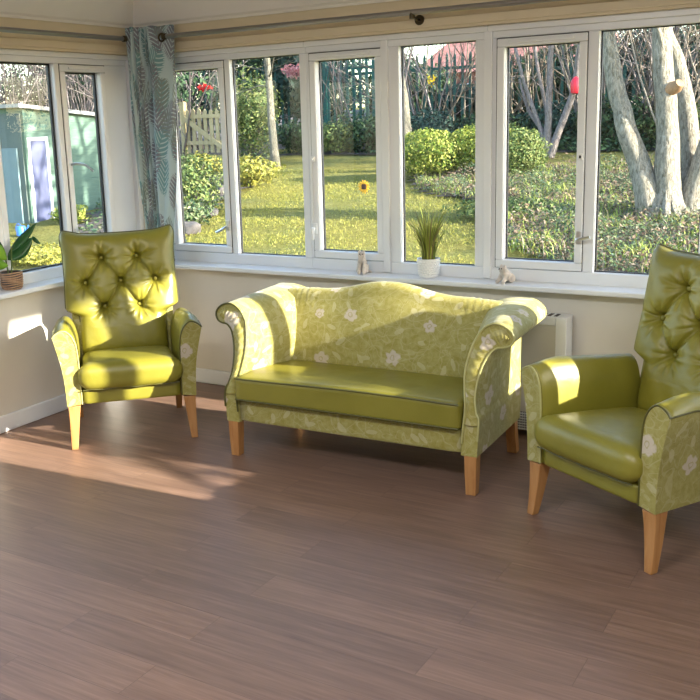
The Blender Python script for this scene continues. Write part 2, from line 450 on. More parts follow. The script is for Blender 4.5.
# ------------------------------------------------------------------ room shell
RX = 3.72          # bay wall on the right
FARX, FARY = 6.2, -6.6
HEAD, SILLZ = 1.90, .717
fl = MB(); fl.box(-.12, FARX+.1, FARY-.1, .12, -.08, 0); struct(fl.build('floor', 'floor', smooth=False))
# left wall: below and above the windows, solid behind the camera
LWIN = -3.35
def wall_with_window(name, axis, a0, a1, w0, w1, off0, off1, mat='wall_paint'):
    q = MB()
    def b(p0, p1, z0, z1):
        if axis == 'x': q.box(p0, p1, off0, off1, z0, z1)
        else: q.box(off0, off1, p0, p1, z0, z1)
    b(a0, a1, -.05, .690)
    if w0 > a0: b(a0, w0, .690, HEAD)
    if w1 < a1: b(w1, a1, .690, HEAD)
    return struct(q.build(name, mat, smooth=False))
wall_with_window('wall_back', 'x', -.12, RX+.12, -.0, RX, 0., .12)
wall_with_window('wall_left', 'y', FARY-.1, 0., LWIN, 0., -.12, 0.)
wall_with_window('wall_right', 'y', -1.50, 0., -1.36, -.0, RX, RX+.12)
# lintel band above the windows
for nm, b in (('wall_back_lintel', (-.12, RX+.12, 0., .12, HEAD, 2.75)), ('wall_left_lintel', (-.12, 0., FARY-.1, 0., HEAD, 2.75)), ('wall_right_lintel', (RX, RX+.12, -1.50, 0., HEAD, 2.75))):
    struct(BX(nm, 'lintel_paint', *b))
struct(BX('wall_right_return', 'wall_paint', RX+.12, FARX, -1.62, -1.50, -.05, 2.75))
struct(BX('wall_right_far', 'wall_paint', FARX, FARX+.12, FARY-.1, -1.50, -.05, 2.75))
struct(BX('wall_front', 'wall_paint', -.12, FARX+.12, FARY-.12, FARY, -.05, 2.75))
struct(BX('ceiling', 'ceiling_paint', -.12, FARX+.12, FARY-.1, .12, 2.66, 2.76))
# deep coving: a bulkhead that slopes from above the lintel to the ceiling
def cove(name, p, q_, inward):
    z0 = 2.045; prof = [(0, z0), (.012, z0), (.014, z0+.012), (.03, z0+.022), (.40, 2.66), (0, 2.66)]
    r = MB(); rings = []
    for (x, y, sx) in (p, q_):
        ring = []
        for d_, z in prof:
            ring.append((x+inward[0]*d_+sx[0]*d_, y+inward[1]*d_+sx[1]*d_, z))
        rings.append(ring)
    r.prism(rings); struct(r.build(name, 'ceiling_paint', smooth=False))
cove('trim_1', (0, 0, (1, 0)), (RX, 0, (-1, 0)), (0, -1))
cove('trim_2', (0, 0, (0, -1)), (0, FARY, (0, 0)), (1, 0))
cove('trim_3', (RX, 0, (0, -1)), (RX, -1.5, (0, 0)), (-1, 0))
# small picture-rail step under the coving and reveal bead over the frames
for i, (nm, b) in enumerate((('trim_4', (0, RX, -.010, 0, HEAD+.012, HEAD+.052)), ('trim_5', (0, .010, LWIN, -.01, HEAD+.012, HEAD+.052)))):
    struct(BX(nm, 'lintel_paint', *b, bevel=.004))
# skirting boards
def skirt(name, *b):
    o = BX(name, 'white_gloss', *b, bevel=.006); struct(o)
skirt('baseboard_back', .018, RX, -.018, 0., 0, .087)
skirt('baseboard_left', 0, .018, FARY, 0., 0, .087)
skirt('baseboard_right', RX-.018, RX, -1.5, -.018, 0, .087)
# window boards
sb = MB(); sb.box(.0, RX, -.087, .054, .692, SILLZ); struct(sb.build('trim_6', 'white_gloss', smooth=False, bevel=.006))
sb = MB(); sb.box(-.054, .087, LWIN-.03, -.087, .692, SILLZ); sb.box(-.054, .0, -.087, .0, .692, SILLZ); struct(sb.build('trim_7', 'white_gloss', smooth=False, bevel=.006))
sb = MB(); sb.box(RX-.087, RX+.034, -1.40, -.087, .692, SILLZ); struct(sb.build('trim_8', 'white_gloss', smooth=False, bevel=.006))
# invented fixtures dressing the added fill lamps, out of view
for i, x in enumerate((2.2, 4.4)):
    t = empty('fill_light_panel', (x, -3.9, 2.66)); tag(t, ('added white rectangular fill light panel on the ceiling nearer the left wall', 'added white rectangular fill light panel on the ceiling nearer the right wall')[i], 'ceiling light', 'added fill light panels')
    q = MB()
    for b in ((-.62, .62, -.32, -.29, -.05, 0), (-.62, .62, .29, .32, -.05, 0), (-.62, -.59, -.29, .29, -.05, 0), (.59, .62, -.29, .29, -.05, 0)): q.box(*b)
    q.build('fill_light_frame', 'white_metal', t, smooth=False)
    BX('fill_light_plate', 'white_metal', -.59, .59, -.29, .29, -.02, -.0, parent=t)

# ------------------------------------------------------------------ windows
FR0, FR1, GL = .052, .100, .0789       # frame inner face, outer face, glass plane
def window(name, axis, sgn, base, panes, a0, a1, mid_posts):
    """frame between a0..a1; panes: (kind, g0, g1) glass extents along the wall; sgn: direction of 'outside'"""
    root = empty(name); struct(root)
    def P(q, p0, p1, d0, d1, z0, z1):
        lo, hi = sorted((base+sgn*d0, base+sgn*d1))
        if axis == 'x': q.box(p0, p1, lo, hi, z0, z1)
        else: q.box(lo, hi, p0, p1, z0, z1)
    f = MB(); P(f, a0, a1, FR0, FR1, 1.841+.0, HEAD); P(f, a0, a1, FR0, FR1, .690, .773)
    cuts = [(a0, None)]
    ops = []   # glazed openings in the outer frame
    for kind, g0, g1 in panes:
        ops.append((g0, g1) if kind == 'fixed' else (g0-.032, g1+.032))
    e = a0
    for o0, o1 in ops:
        P(f, e, o0, FR0, FR1, .773, 1.841); e = o1
    P(f, e, a1, FR0, FR1, .773, 1.841)
    f.build('window_frame', 'upvc', root, smooth=False, bevel=.004)
    if mid_posts:
        q = MB()
        for mp in mid_posts: P(q, mp-.020, mp+.020, FR0-.014, FR0+.01, .72, 1.895)
        q.build('coupling_strip', 'upvc', root, smooth=False, bevel=.005)
    hd = MB(); P(hd, a0, a1, FR0-.02, FR0+.01, 1.872, 1.9); hd.build('head_trim', 'upvc', root, smooth=False, bevel=.005)
    for kind, g0, g1 in panes:
        if kind == 'fixed': z0, z1 = .773, 1.841
        else: z0, z1 = .815, 1.800
        if kind != 'fixed':
            s = MB(); o0, o1 = g0-.036, g1+.036; d0, d1 = FR0-.010, FR1-.003
            P(s, o0, o1, d0, d1, z0-.038, z0); P(s, o0, o1, d0, d1, z1, z1+.037)
            P(s, o0, g0, d0, d1, z0, z1); P(s, g1, o1, d0, d1, z0, z1)
            sash = s.build('sash', 'upvc', root, smooth=False, bevel=.006)
            v = MB(); P(v, g0+.02, g1-.02, d0-.010, d0+.004, z1+.012, z1+.027); v.build('trickle_vent', 'upvc', sash, smooth=False, bevel=.003)
            # dark seal line round the sash
            r = MB(); gk = .0035
            P(r, o0-.003, o1+.003, FR0-.003, FR0+.01, z1+.037, z1+.040); P(r, o0-.003, o0, FR0-.003, FR0+.01, z0-.038, z1+.037); P(r, o1, o1+.003, FR0-.003, FR0+.01, z0-.038, z1+.037)
            r.build('seal', 'black_rubber', root, smooth=False)
        g = MB(); P(g, g0-.004, g1+.004, GL, GL+.004, z0-.004, z1+.004)
        g.build('glass_pane', 'glass', root, smooth=False)
        # black spacer bar around the double glazing
        k = MB(); w = .007 if axis == 'x' else .014; d0, d1 = GL+.005, GL+.018
        P(k, g0-.003, g0+w, d0, d1, z0, z1); P(k, g1-w, g1+.003, d0, d1, z0, z1)
        P(k, g0, g1, d0, d1, z0-.003, z0+w*.7); P(k, g0, g1, d0, d1, z1-w*.7, z1+.003)
        k.build('spacer_bar', 'black_rubber', root, smooth=False)
        if kind in ('hr', 'hl', 'hk', 'hL'):
            hx = g1+.022 if kind in ('hr', 'hR') else g0-.022
            h = empty('handle'); h.parent = root
            dd = FR0-.010
            q = MB(); P(q, hx-.012, hx+.012, dd-.012, dd, .905, .965); q.build('handle_base', 'white_metal' if kind == 'hk' else 'steel', h, smooth=False, bevel=.003)
            q = MB()
            if kind == 'hk': pts = [(hx, dd-.02, .935), (hx-.002, dd-.032, .93), (hx-.004, dd-.034, .88)]
            elif kind == 'hr' : pts = [(hx, dd-.015, .930), (hx+.004, dd-.035, .928), (hx+.06*(1 if g0 > 1 else -1), dd-.04, .928+(.015 if g0 > 1 else -.03))]
            else: pts = [(hx, dd-.015, .930), (hx, dd-.03, .93), (hx, dd-.035, .83)]
            if kind == 'hL': pts = [(g0-.02, dd-.01, 1.31), (g0-.02, dd-.04, 1.315), (g0+.045, dd-.045, 1.305), (g0+.10, dd-.045, 1.27)]
            PP = [((a, base+sgn*b, z) if axis == 'x' else (base+sgn*b, a, z)) for a, b, z in pts]
            q.tube(smooth_poly(PP, 5), .007 if kind != 'hk' else .011, 8); q.build('lever', 'white_metal' if kind == 'hk' else 'steel', h)
            if kind in ('hk', 'hr') and g0 > 1:
                q = MB(); P(q, hx-.010, hx+.010, dd-.014, dd, 1.285, 1.315); q.build('lock_button', 'white_metal', root, smooth=False, bevel=.003)
                q = MB(); P(q, hx-.004, hx+.004, dd-.020, dd-.012, 1.293, 1.306); q.build('lock_key', 'black_rubber' if kind == 'hr' else 'white_metal', root, smooth=False)
            if kind == 'hk':
                q = MB(); P(q, g0-.043, g0-.030, dd-.006, dd, .96, 1.29); q.build('rod', 'white_metal', root, smooth=False)
    return root
window('window_1', 'x', 1, 0., [('hr', .204, .550), ('fixed', .622, 1.072)], .02, 1.115, [])
window('window_2', 'x', 1, 0., [('hk', 1.172, 1.517), ('fixed', 1.647, 2.046)], 1.115, 2.112, [1.572])
window('window_3', 'x', 1, 0., [('hr', 2.190, 2.533), ('fixed', 2.618, 3.067)], 2.112, 3.11, [2.112])
window('window_4', 'x', 1, 0., [('plain', 3.19, 3.54)], 3.11, RX, [])
window('window_5', 'y', -1, 0., [('fixed', -.990, -.588), ('hL', -.516, -.249)], -1.03, -.02, [])
window('window_6', 'y', -1, 0., [('plain', -1.47, -1.12), ('fixed', -1.98, -1.56)][::-1], -2.04, -1.03, [])
window('window_7', 'y', -1, 0., [('fixed', -3.25, -2.72), ('plain', -2.60, -2.12)], LWIN, -2.04, [])
window('window_8', 'y', 1, RX, [('fixed', -1.32, -.95), ('fixed', -.88, -.56), ('fixed', -.47, -.06)], -1.36, -.0, [])
# corner posts
struct(BX('trim_9', 'upvc', -.10, .02, .02, .10, .69, HEAD, bevel=.004))
struct(BX('trim_10', 'upvc', -.10, -.022, -.03, .03, .69, HEAD, bevel=.004))

# ------------------------------------------------------------------ curtain poles and curtain
def pole(pts, label, brk):
    t = empty('curtain_pole', pts[0]); o0 = Vector(pts[0])
    q = MB(); q.tube([Vector(p)-o0 for p in pts], .0130, 14); q.build('pole', 'pole_metal', t)
    for e_ in (pts[0], pts[-1]):
        q = MB(); q.rbox(Vector(e_)-o0, (.017, .017, .017), .012, 6); q.build('finial', 'dark_brass', t)
    for b, off in brk:
        q = MB(); bb = Vector(b)-o0; w = bb+Vector(off)
        q.tube([bb+Vector((0, 0, -.014)), bb.lerp(w, .5)+Vector((0, 0, -.03)), w+Vector((0, 0, -.03))], .006, 8)
        q.tube([bb+Vector((0, 0, .002)), bb+Vector((0, 0, -.03))], .013, 10)
        n_ = Vector(off).normalized(); q.tube([w+Vector((0, 0, -.03))-n_*.008, w+Vector((0, 0, -.03))], .024, 14)
        q.build('bracket', 'dark_brass', t)
    return tag(t, label, 'curtain pole')
pole([(.30, -.092, 1.977), (3.55, -.092, 1.975)], 'long metal curtain pole above the garden windows', [((1.79, -.092, 1.977), (0, .086, 0)), ((3.40, -.092, 1.975), (0, .086, 0))])
pole([(.092, -.185, 1.975), (.092, -3.3, 1.974)], 'metal curtain pole along the left wall above the shed view', [((.092, -1.9, 1.975), (-.086, 0, 0))])

def curtain():
    t = empty('curtain', (.20, -.12, 2.02))
    o0 = Vector((.20, -.12, 2.02))
    # plan path at the top: folded stack near the left pole end then a flat panel along the back pole
    top = [(.078, -.160), (.100, -.105), (.090, -.165), (.118, -.085), (.104, -.150), (.136, -.072), (.124, -.138), (.156, -.062), (.146, -.125), (.178, -.058), (.170, -.115), (.200, -.064), (.205, -.118), (.232, -.122), (.270, -.104), (.312, -.092), (.345, -.082), (.356, -.072)]
    bot = [(.118, -.130), (.132, -.095), (.122, -.125), (.142, -.080), (.130, -.115), (.152, -.072), (.140, -.105), (.162, -.065), (.152, -.098), (.172, -.060), (.166, -.092), (.182, -.060), (.186, -.090), (.196, -.092), (.212, -.090), (.228, -.086), (.242, -.082), (.248, -.076)]
    nz = 46; q = MB(); rings = []; n = 8
    for i in range(nz+1):
        v = i/nz; z = lerp(2.035, .735, v)
        w = v**1.5 if v < .85 else .85**1.5 + (v-.85)*.2
        w = min(1, w*.98)
        pts = [Vector((lerp(a[0], b[0], w), lerp(a[1], b[1], w), z+.004*math.sin(k*2.1))) for k, (a, b) in enumerate(zip(top, bot))]
        sp = smooth_poly(pts, n)
        sp = [p+Vector((.004*math.sin(v*9+j*.25), .004*math.cos(v*7+j*.3), 0)) for j, p in enumerate(sp)]
        rings.append([p-o0 for p in sp])
    vs = [p for r in rings for p in r]; N = len(rings[0]); fs = []; uu = []
    L = [0.]
    for j in range(N-1): L.append(L[-1]+(rings[0][j+1]-rings[0][j]).length)
    for i in range(nz):
        for j in range(N-1):
            fs.append((i*N+j, (i+1)*N+j, (i+1)*N+j+1, i*N+j+1)); a, b = -i*1.3/nz, -(i+1)*1.3/nz
            uu.append([(L[j], a), (L[j], b), (L[j+1], b), (L[j+1], a)])
    q.add(vs, fs, uu); o = q.build('cloth', 'curtain', t, auto=0)
    s = o.modifiers.new('solid', 'SOLIDIFY'); s.thickness = .003
    r = MB()
    c0 = Vector((.290, -.104, 1.972))-o0
    r.tube([c0+Vector((.020*math.cos(a), -.004*math.sin(0), .020*math.sin(a))) for a in [2*PI*k/20 for k in range(20)]], .006, 8, closed=True)
    r.build('eyelet', 'dark_brass', t)
    return tag(t, 'teal and grey palm leaf patterned curtain gathered in the window corner', 'curtain')
curtain()

# ------------------------------------------------------------------ armchair
BUT = [(-.09, .838), (.09, .838), (-.18, .715), (0, .715), (.18, .715), (-.09, .590), (.09, .590)]
def y_edge(z): return .525+.215*(z-.54)
def seg_dist(p, a, b):
    ax, az = a; bx, bz = b; dx, dz = bx-ax, bz-az; L2 = dx*dx+dz*dz
    t = max(0, min(1, ((p[0]-ax)*dx+(p[1]-az)*dz)/L2)); return math.hypot(p[0]-ax-dx*t, p[1]-az-dz*t), t
CREASE = [((-.09, .838), (-.18, .715)), ((-.09, .838), (0, .715)), ((.09, .838), (0, .715)), ((.09, .838), (.18, .715)),
          ((-.18, .715), (-.09, .590)), ((0, .715), (-.09, .590)), ((0, .715), (.09, .590)), ((.18, .715), (.09, .590)),
          ((-.09, .838), (-.075, .95)), ((-.09, .838), (-.12, .935)), ((.09, .838), (.07, .95)), ((.09, .838), (.115, .94)),
          ((-.18, .715), (-.285, .735)), ((.18, .715), (.28, .735)), ((-.09, .590), (-.165, .535)), ((.09, .590), (.17, .53)),
          ((-.09, .838), (-.20, .875)), ((.09, .838), (.21, .87)), ((-.18, .715), (-.25, .665)), ((.18, .715), (.25, .67))]
def armchair(name, label, loc, rz):
    t = empty(name, loc, rz)
    # backrest pillow
    def wid(z):
        if z < .545: return .222
        if z > .585: return .290+.014*max(0, min(1, (z-.86)/.10))-.004*max(0, min(1, (z-.62)/.1))
        k = (z-.545)/.04; k = k*k*(3-2*k); return lerp(.222, .290, k)
    Z0, Z1 = .345, .966
    nu, nv = 110, 130
    def front(u, v):
        z = lerp(Z0, Z1, v); w = wid(z)
        z += .012*abs(u)**3*max(0, (v-.7)/.3) - .006*(1-u*u)*max(0, (v-.8)/.2)
        x = u*w
        if v > .90: x *= 1-.075*((v-.90)/.10)**3.5*abs(u)**3
        if v > .86 and abs(u) > .7: z += .006*math.sin((abs(u)-.7)/.3*PI*.5)*((v-.86)/.14)
        ye = y_edge(z)
        q = max(0, 1-abs(u)**5)*max(0, 1-abs(2*v-1)**9)
        bul = .072*q**.46
        if z > .5:
            dim = 0
            for bx, bz in BUT:
                r = math.hypot(x-bx, z-bz); dim += .044*math.exp(-(r/.020)**2)+.022*math.exp(-(r/.060)**2)
            dim = min(dim, .062)
            cr = 0
            for i, (a, b) in enumerate(CREASE):
                dd, tt = seg_dist((x, z), a, b)
                amp = .024 if i < 8 else .019*(1-tt)**.8
                cr = max(cr, amp*(.6*math.exp(-(dd/.0065)**2)+.4*math.exp(-(dd/.024)**2)))
            wr = 0
            for k, (bx, bz) in enumerate(BUT):
                r = math.hypot(x-bx, z-bz)
                if r < .12: wr += (.0042*math.sin(math.atan2(z-bz, x-bx)*9+k*1.7)+.002*math.sin(math.atan2(z-bz, x-bx)*17+k*2.9))*math.exp(-((r-.038)/.032)**2)
            bul = bul - (dim+cr-wr)*min(1, q*3)
        else:
            bul += .0015*math.sin(x*60+z*20)*q
        return Vector((x, ye-bul, z))
    def back(u, v):
        f = front(u, v); q = max(0, 1-abs(u)**6)*max(0, 1-abs(2*v-1)**10)
        return Vector((f.x, y_edge(f.z)+.034*q**.4, f.z))
    vs = []; fs = []
    def us(i): 
        a = -1+2*i/nu; return math.copysign(1-(1-abs(a))**1.25, a)
    def vv(j):
        a = -1+2*j/nv; return .5+.5*math.copysign(1-(1-abs(a))**1.12, a)
    N = nu+1
    for j in range(nv+1):
        for i in range(N): vs.append(front(us(i), vv(j)))
    off = len(vs); bid = {}
    for j in range(nv+1):
        for i in range(N):
            if i in (0, nu) or j in (0, nv): bid[i, j] = j*N+i
            else: bid[i, j] = len(vs); vs.append(back(us(i), vv(j)))
    for j in range(nv):
        for i in range(nu):
            fs.append((j*N+i, j*N+i+1, (j+1)*N+i+1, (j+1)*N+i))
            fs.append((bid[i, j], bid[i, j+1], bid[i+1, j+1], bid[i+1, j]))
    q = MB(); q.add(vs, fs); q.build('backrest', 'leather', t, auto=0)
    # piping round the pillow edge
    rim = [front(-1, vv(j)) for j in range(38, nv+1, 3)]+[front(us(i), 1) for i in range(2, nu, 4)]+[front(1, vv(j)) for j in range(nv, 37, -3)]
    q = MB(); q.tube(rim, .0042, 7); q.build('back_piping', 'dark_piping', t)
    for bx, bz in BUT:
        q = MB(); fy = y_edge(bz)-.060+.050
        q.rbox((bx, fy-.006, bz), (.0095, .006, .0095), .0058, 6); q.build('button', 'leather', t)
    # upholstered shell behind the pillow
    q = MB(); rings = []
    for z in (.20, .35, .5, .65, .8, .90, .935):
        w = .262 if z < .9 else .245; y0 = y_edge(z)+.012 if z > .34 else .47; y1 = y0+.055
        ring = []
        for (x, y) in ((-w, y0), (w, y0), (w, y1-.015), (w-.015, y1), (-w+.015, y1), (-w, y1-.015)): ring.append((x, y, z))
        rings.append(ring)
    q.prism(rings); q.build('back_shell', 'floral_fabric', t, smooth=False, bevel=.008)
    # seat
    def warp(P):
        k = max(0, min(1, (.10-P.y)/.12)); k = k*k*(3-2*k)
        P.x *= 1+.085*k*math.exp(-((P.z-.355)/.06)**2)
        P.z -= max(0, P.y)*.10
        P.y -= .010*math.cos(P.x*5)
        return P
    q = MB(); q.rbox((0, .215, .352), (.232, .262, .064), .050, 18, crown=.022, warp=warp); q.build('seat_cushion', 'leather', t, auto=0)
    q = MB(); pts = []
    for k in range(21):
        a = -1+2*k/20; pts.append((a*.228, -.028-.004*math.cos(a*1.5), .2935+.002*math.sin(k)))
    q.tube(pts, .0024, 7); q.build('seat_piping', 'dark_piping', t)
    q = MB(); q.rbox((0, .23, .252), (.234, .232, .037), .014, 8); q.build('seat_rail', 'leather', t, auto=0)
    # arms
    for s in (-1, 1):
        def prof(y):   # outer leather line inner-bottom -> over -> outer top
            k = min(1, max(0, y)/.10); zt = .597+.004*k - .045*max(0, (y-.12)/.38)
            fr = (1-k)*.012
            P = [(.2355, .222), (.2360, .33), (.2375, .43), (.2425, zt-.088-fr*.3), (.2540, zt-.045-fr*.6), (.2690, zt-.017-fr), (.2880, zt-.002-fr), (.3070, zt-.001-fr), (.3250, zt-.010-fr*.9), (.3400, zt-.026-fr*.5), (.3480, zt-.043)]
            return smooth_poly([(a, 0, b) for a, b in P], 3)
        ys = [.000, .006, .02, .045, .08, .13, .2, .3, .4, .47, .505]
        q = MB(); rings = []
        for i, y in enumerate(ys):
            o_ = prof(y); inn = []; n_ = len(o_)
            for j, p in enumerate(o_):
                a = o_[max(0, j-1)]; b = o_[min(n_-1, j+1)]; tt = (b-a).normalized(); nn = Vector((tt.z, 0, -tt.x))
                sh = .004 if i == 0 else 0
                inn.append(p+nn*.012)
                o_[j] = p+nn*sh
            ring = [(s*p.x, y, p.z) for p in o_]+[(s*p.x, y, p.z) for p in reversed(inn)]
            rings.append(ring if s > 0 else ring[::-1])
        q.prism(rings); q.build('arm_pad', 'leather', t, auto=60)
        # cloth body of the arm
        q = MB(); rings = []
        for y in (-.006, .006, .03, .08, .2, .35, .5):
            in_ = [(p.x+.004, p.z) for p in prof(y)[:-2]]
            pr = prof(y); zt = pr[-1].z; e = .004 if y > -.005 else .0
            k = 1 if y < 0 else 0
            body = []
            for p in pr:
                cx, cz = .29, .45
                body.append((p.x+(.0035 if p.x < .26 else 0), p.z-(.006 if p.z > .5 else 0)))
            outp = smooth_poly([(.3475, 0, zt-.008), (.341, 0, .515), (.328, 0, .455), (.316, 0, .39), (.309, 0, .31), (.306, 0, .214)], 3)
            ring = [(s*a, y, b) for a, b in body]+[(s*p.x, y, p.z) for p in outp]
            ring = [(x, yy, max(zz, .205)) for x, yy, zz in ring]
            if y > .4: pass
            rings.append(ring if s > 0 else ring[::-1])
        q.prism(rings); q.build('arm', 'floral_fabric', t, auto=50)
        q = MB(); pr = prof(0)
        q.tube([(s*(p.x+.001), -.006, p.z-(.004 if p.z > .5 else 0)) for p in pr], .0036, 7)
        q.tube([(s*(prof(y)[-1].x+.001), y, prof(y)[-1].z-.002) for y in (-.006, .03, .1, .2, .3, .4, .5)], .0032, 7)
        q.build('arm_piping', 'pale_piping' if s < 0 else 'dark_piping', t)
        # legs
        q = MB(); rings = []
        for k in range(9):
            v = k/8; z = .212*(1-v); w = lerp(.029, .0155, v**.85); cx = lerp(.274, .287, v); cy = lerp(.030, .008, v)+.004*math.sin(v*PI)
            rings.append([(s*cx+a*w, cy+b*w, z) for a, b in ((-1, -1), (1, -1), (1, 1), (-1, 1))])
        q.prism(rings[::-1]); q.build('leg', 'leg_wood', t, auto=30, bevel=.003)
        q = MB(); rings = []
        for k in range(9):
            v = k/8; z = .212*(1-v); w = lerp(.024, .015, v); cy = lerp(.49, .535, v**1.4)
            rings.append([(s*.262+a*w, cy+b*w, z) for a, b in ((-1, -1), (1, -1), (1, 1), (-1, 1))])
        q.prism(rings[::-1]); q.build('leg', 'leg_wood', t, auto=30, bevel=.003)
    return tag(t, label, 'armchair', 'green high-back armchairs')
A0 = (.742, -1.030, 0); TA = math.radians(44.6)
B0 = (2.936, -1.118, 0); TB = math.radians(-30.2)
chA = armchair('armchair', 'green leather button-back armchair in the corner beneath the palm leaf curtain', A0, TA)
chB = copy_tree(chA); chB.location = B0; chB.rotation_euler.z = TB
chB['label'] = 'green leather button-back armchair at the right, in front of the big-tree window'

# ------------------------------------------------------------------ sofa
def sofa():
    t = empty('sofa', (1.8485, -.9395, 0), math.atan2(.0432, 1.129))
    def yf(z): return .115*max(0, min(1, (z-.28)/.34))**1.15
    # outline of the right arm seen from the front (x, z)
    P = [(.530, .168), (.539, .28), (.540, .36), (.530, .43), (.523, .49), (.530, .556), (.548, .617), (.580, .668), (.622, .692), (.663, .687), (.696, .664), (.707, .637), (.698, .613), (.672, .601), (.642, .596), (.614, .572), (.592, .525), (.579, .466), (.577, .40), (.589, .345), (.603, .31), (.597, .168)]
    prof = smooth_poly([(a, 0, b) for a, b in P], 4)
    YR = .565
    for s in (-1, 1):
        q = MB(); rings = []
        for k in range(15):
            v = k/14; ring = []
            for j_, p in enumerate(prof):
                hi = max(0, (p.z-.40)/.30)
                y0 = yf(p.z); y1 = YR+.03*hi
                y = lerp(y0, y1, v)
                inner = max(0, min(1, (.665-p.x)/.09)) if j_ < len(prof)*.40 else 0
                x = p.x - .006*v*hi - .135*v**1.1*inner*(1-.15*hi); z = p.z + .018*v*hi
                if k in (0, 14):   # slightly rounded ends
                    c = Vector((.57, 0, .45))
                if j_ > len(prof)*.62 and p.z < .60: x += max(0, .598-p.x)*min(1, v*4)
                ring.append((s*x, y, z))
            rings.append(ring if s > 0 else ring[::-1])
        q.prism(rings); q.build('arm', 'floral_fabric', t, auto=50)
        # raised gathered front panel
        q = MB(); n_ = len(prof)
        half = n_//2
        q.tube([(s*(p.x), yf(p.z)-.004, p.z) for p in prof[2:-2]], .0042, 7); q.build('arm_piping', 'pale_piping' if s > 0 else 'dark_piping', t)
        # gathered pleats between the two piped edges
        inner = smooth_poly([(.540, 0, .30), (.541, 0, .36), (.531, 0, .43), (.525, 0, .49), (.533, 0, .556), (.552, 0, .612), (.585, 0, .655), (.625, 0, .672), (.665, 0, .665), (.690, 0, .640)], 10)
        outer = smooth_poly([(.601, 0, .30), (.588, 0, .345), (.576, 0, .40), (.578, 0, .466), (.591, 0, .525), (.613, 0, .573), (.641, 0, .598), (.660, 0, .605), (.676, 0, .612), (.688, 0, .634)], 10)
        vs = []; fs = []; M_ = 7
        for i, (a, b) in enumerate(zip(inner, outer)):
            for j in range(M_+1):
                u = j/M_; p = a.lerp(b, u); e = math.sin(u*PI)
                rip = .0017*math.sin(i*1.15+u*1.5)*e
                vs.append((s*p.x, yf(p.z)-.002-.012*e-rip, p.z))
        for i in range(len(inner)-1):
            for j in range(M_):
                f_ = (i*(M_+1)+j, i*(M_+1)+j+1, (i+1)*(M_+1)+j+1, (i+1)*(M_+1)+j); fs.append(f_ if s > 0 else f_[::-1])
        q = MB(); q.add(vs, fs); q.build('arm_front', 'floral_fabric', t, auto=0)
        # legs
        q = MB(); q.prism([[(s*.568+a*w, .028+b*w, z) for a, b in ((-1, -1), (1, -1), (1, 1), (-1, 1))] for z, w in ((0, .021), (.09, .0245), (.185, .0265))]); q.build('leg', 'leg_wood', t, smooth=False, bevel=.003)
        q = MB(); q.prism([[(s*.566+a*.022, cy+b*.022, z) for a, b in ((-1, -1), (1, -1), (1, 1), (-1, 1))] for z, cy in ((0, .578), (.09, .556), (.185, .540))]); q.build('leg', 'leg_wood', t, smooth=False, bevel=.003)
    # backrest with a camel hump
    def top(x):
        a = abs(x)
        return .714+.050*math.exp(-(a/.20)**2.4)-.006*max(0, (a-.40)/.1)
    q = MB(); rings = []
    nx = 96
    for i in range(nx+1):
        x = lerp(-.528, .528, i/nx); T = top(x)
        gath = .0012*math.sin(x*210)*math.exp(-((abs(x)-.43)/.08)**2)
        ring = []
        for v in [k/14 for k in range(15)]:
            z = lerp(.34, T-.045, v); y = .372+.085*v-.026*math.sin(v*PI)**.8
            ring.append((x, y-gath*v**7*2, z))
        for a in [k/8*PI for k in range(1, 9)]:
            ring.append((x, .457+.045*(1-math.cos(a)), T-.045+.045*math.sin(a)+gath*2))
        ring.append((x, .560, .45)); ring.append((x, .560, .20)); ring.append((x, .50, .20)); ring.append((x, .45, .34))
        rings.append(ring[::-1])
    q.prism(rings)
    # lay the print out flat across the front
    for k, f_ in enumerate(q.f):
        if len(f_) == 4: q.uv[k] = [(q.v[i][0], q.v[i][2]+q.v[i][1]*.6) for i in f_]
    q.build('backrest', 'floral_fabric', t, auto=50)
    def warp(P):
        if P.z > .33: P.z += .004*math.sin(P.x*5+1)*max(0, 1-P.y/.3)
        P.z -= max(0, P.y)*.03; return P
    q = MB(); q.rbox((0, .180, .334), (.532, .210, .058), .020, 22, crown=.010, warp=warp); q.build('seat_cushion', 'leather', t, auto=0)
    q = MB(); 
    for z in (.386, .285):
        q.tube([(-.528+1.056*k/30, -.0290, z+.004*math.sin((-.528+1.056*k/30)*5+1)*(1 if z > .3 else 0)) for k in range(31)], .0042, 7)
    q.build('cushion_piping', 'dark_piping', t)
    q = MB(); q.rbox((0, .285, .220), (.534, .277, .050), .012, 8); q.build('seat_rail', 'floral_fabric', t, auto=0)
    return tag(t, 'two-seat camel-back sofa in green floral cloth with a smooth green leather seat', 'sofa')
sofa()

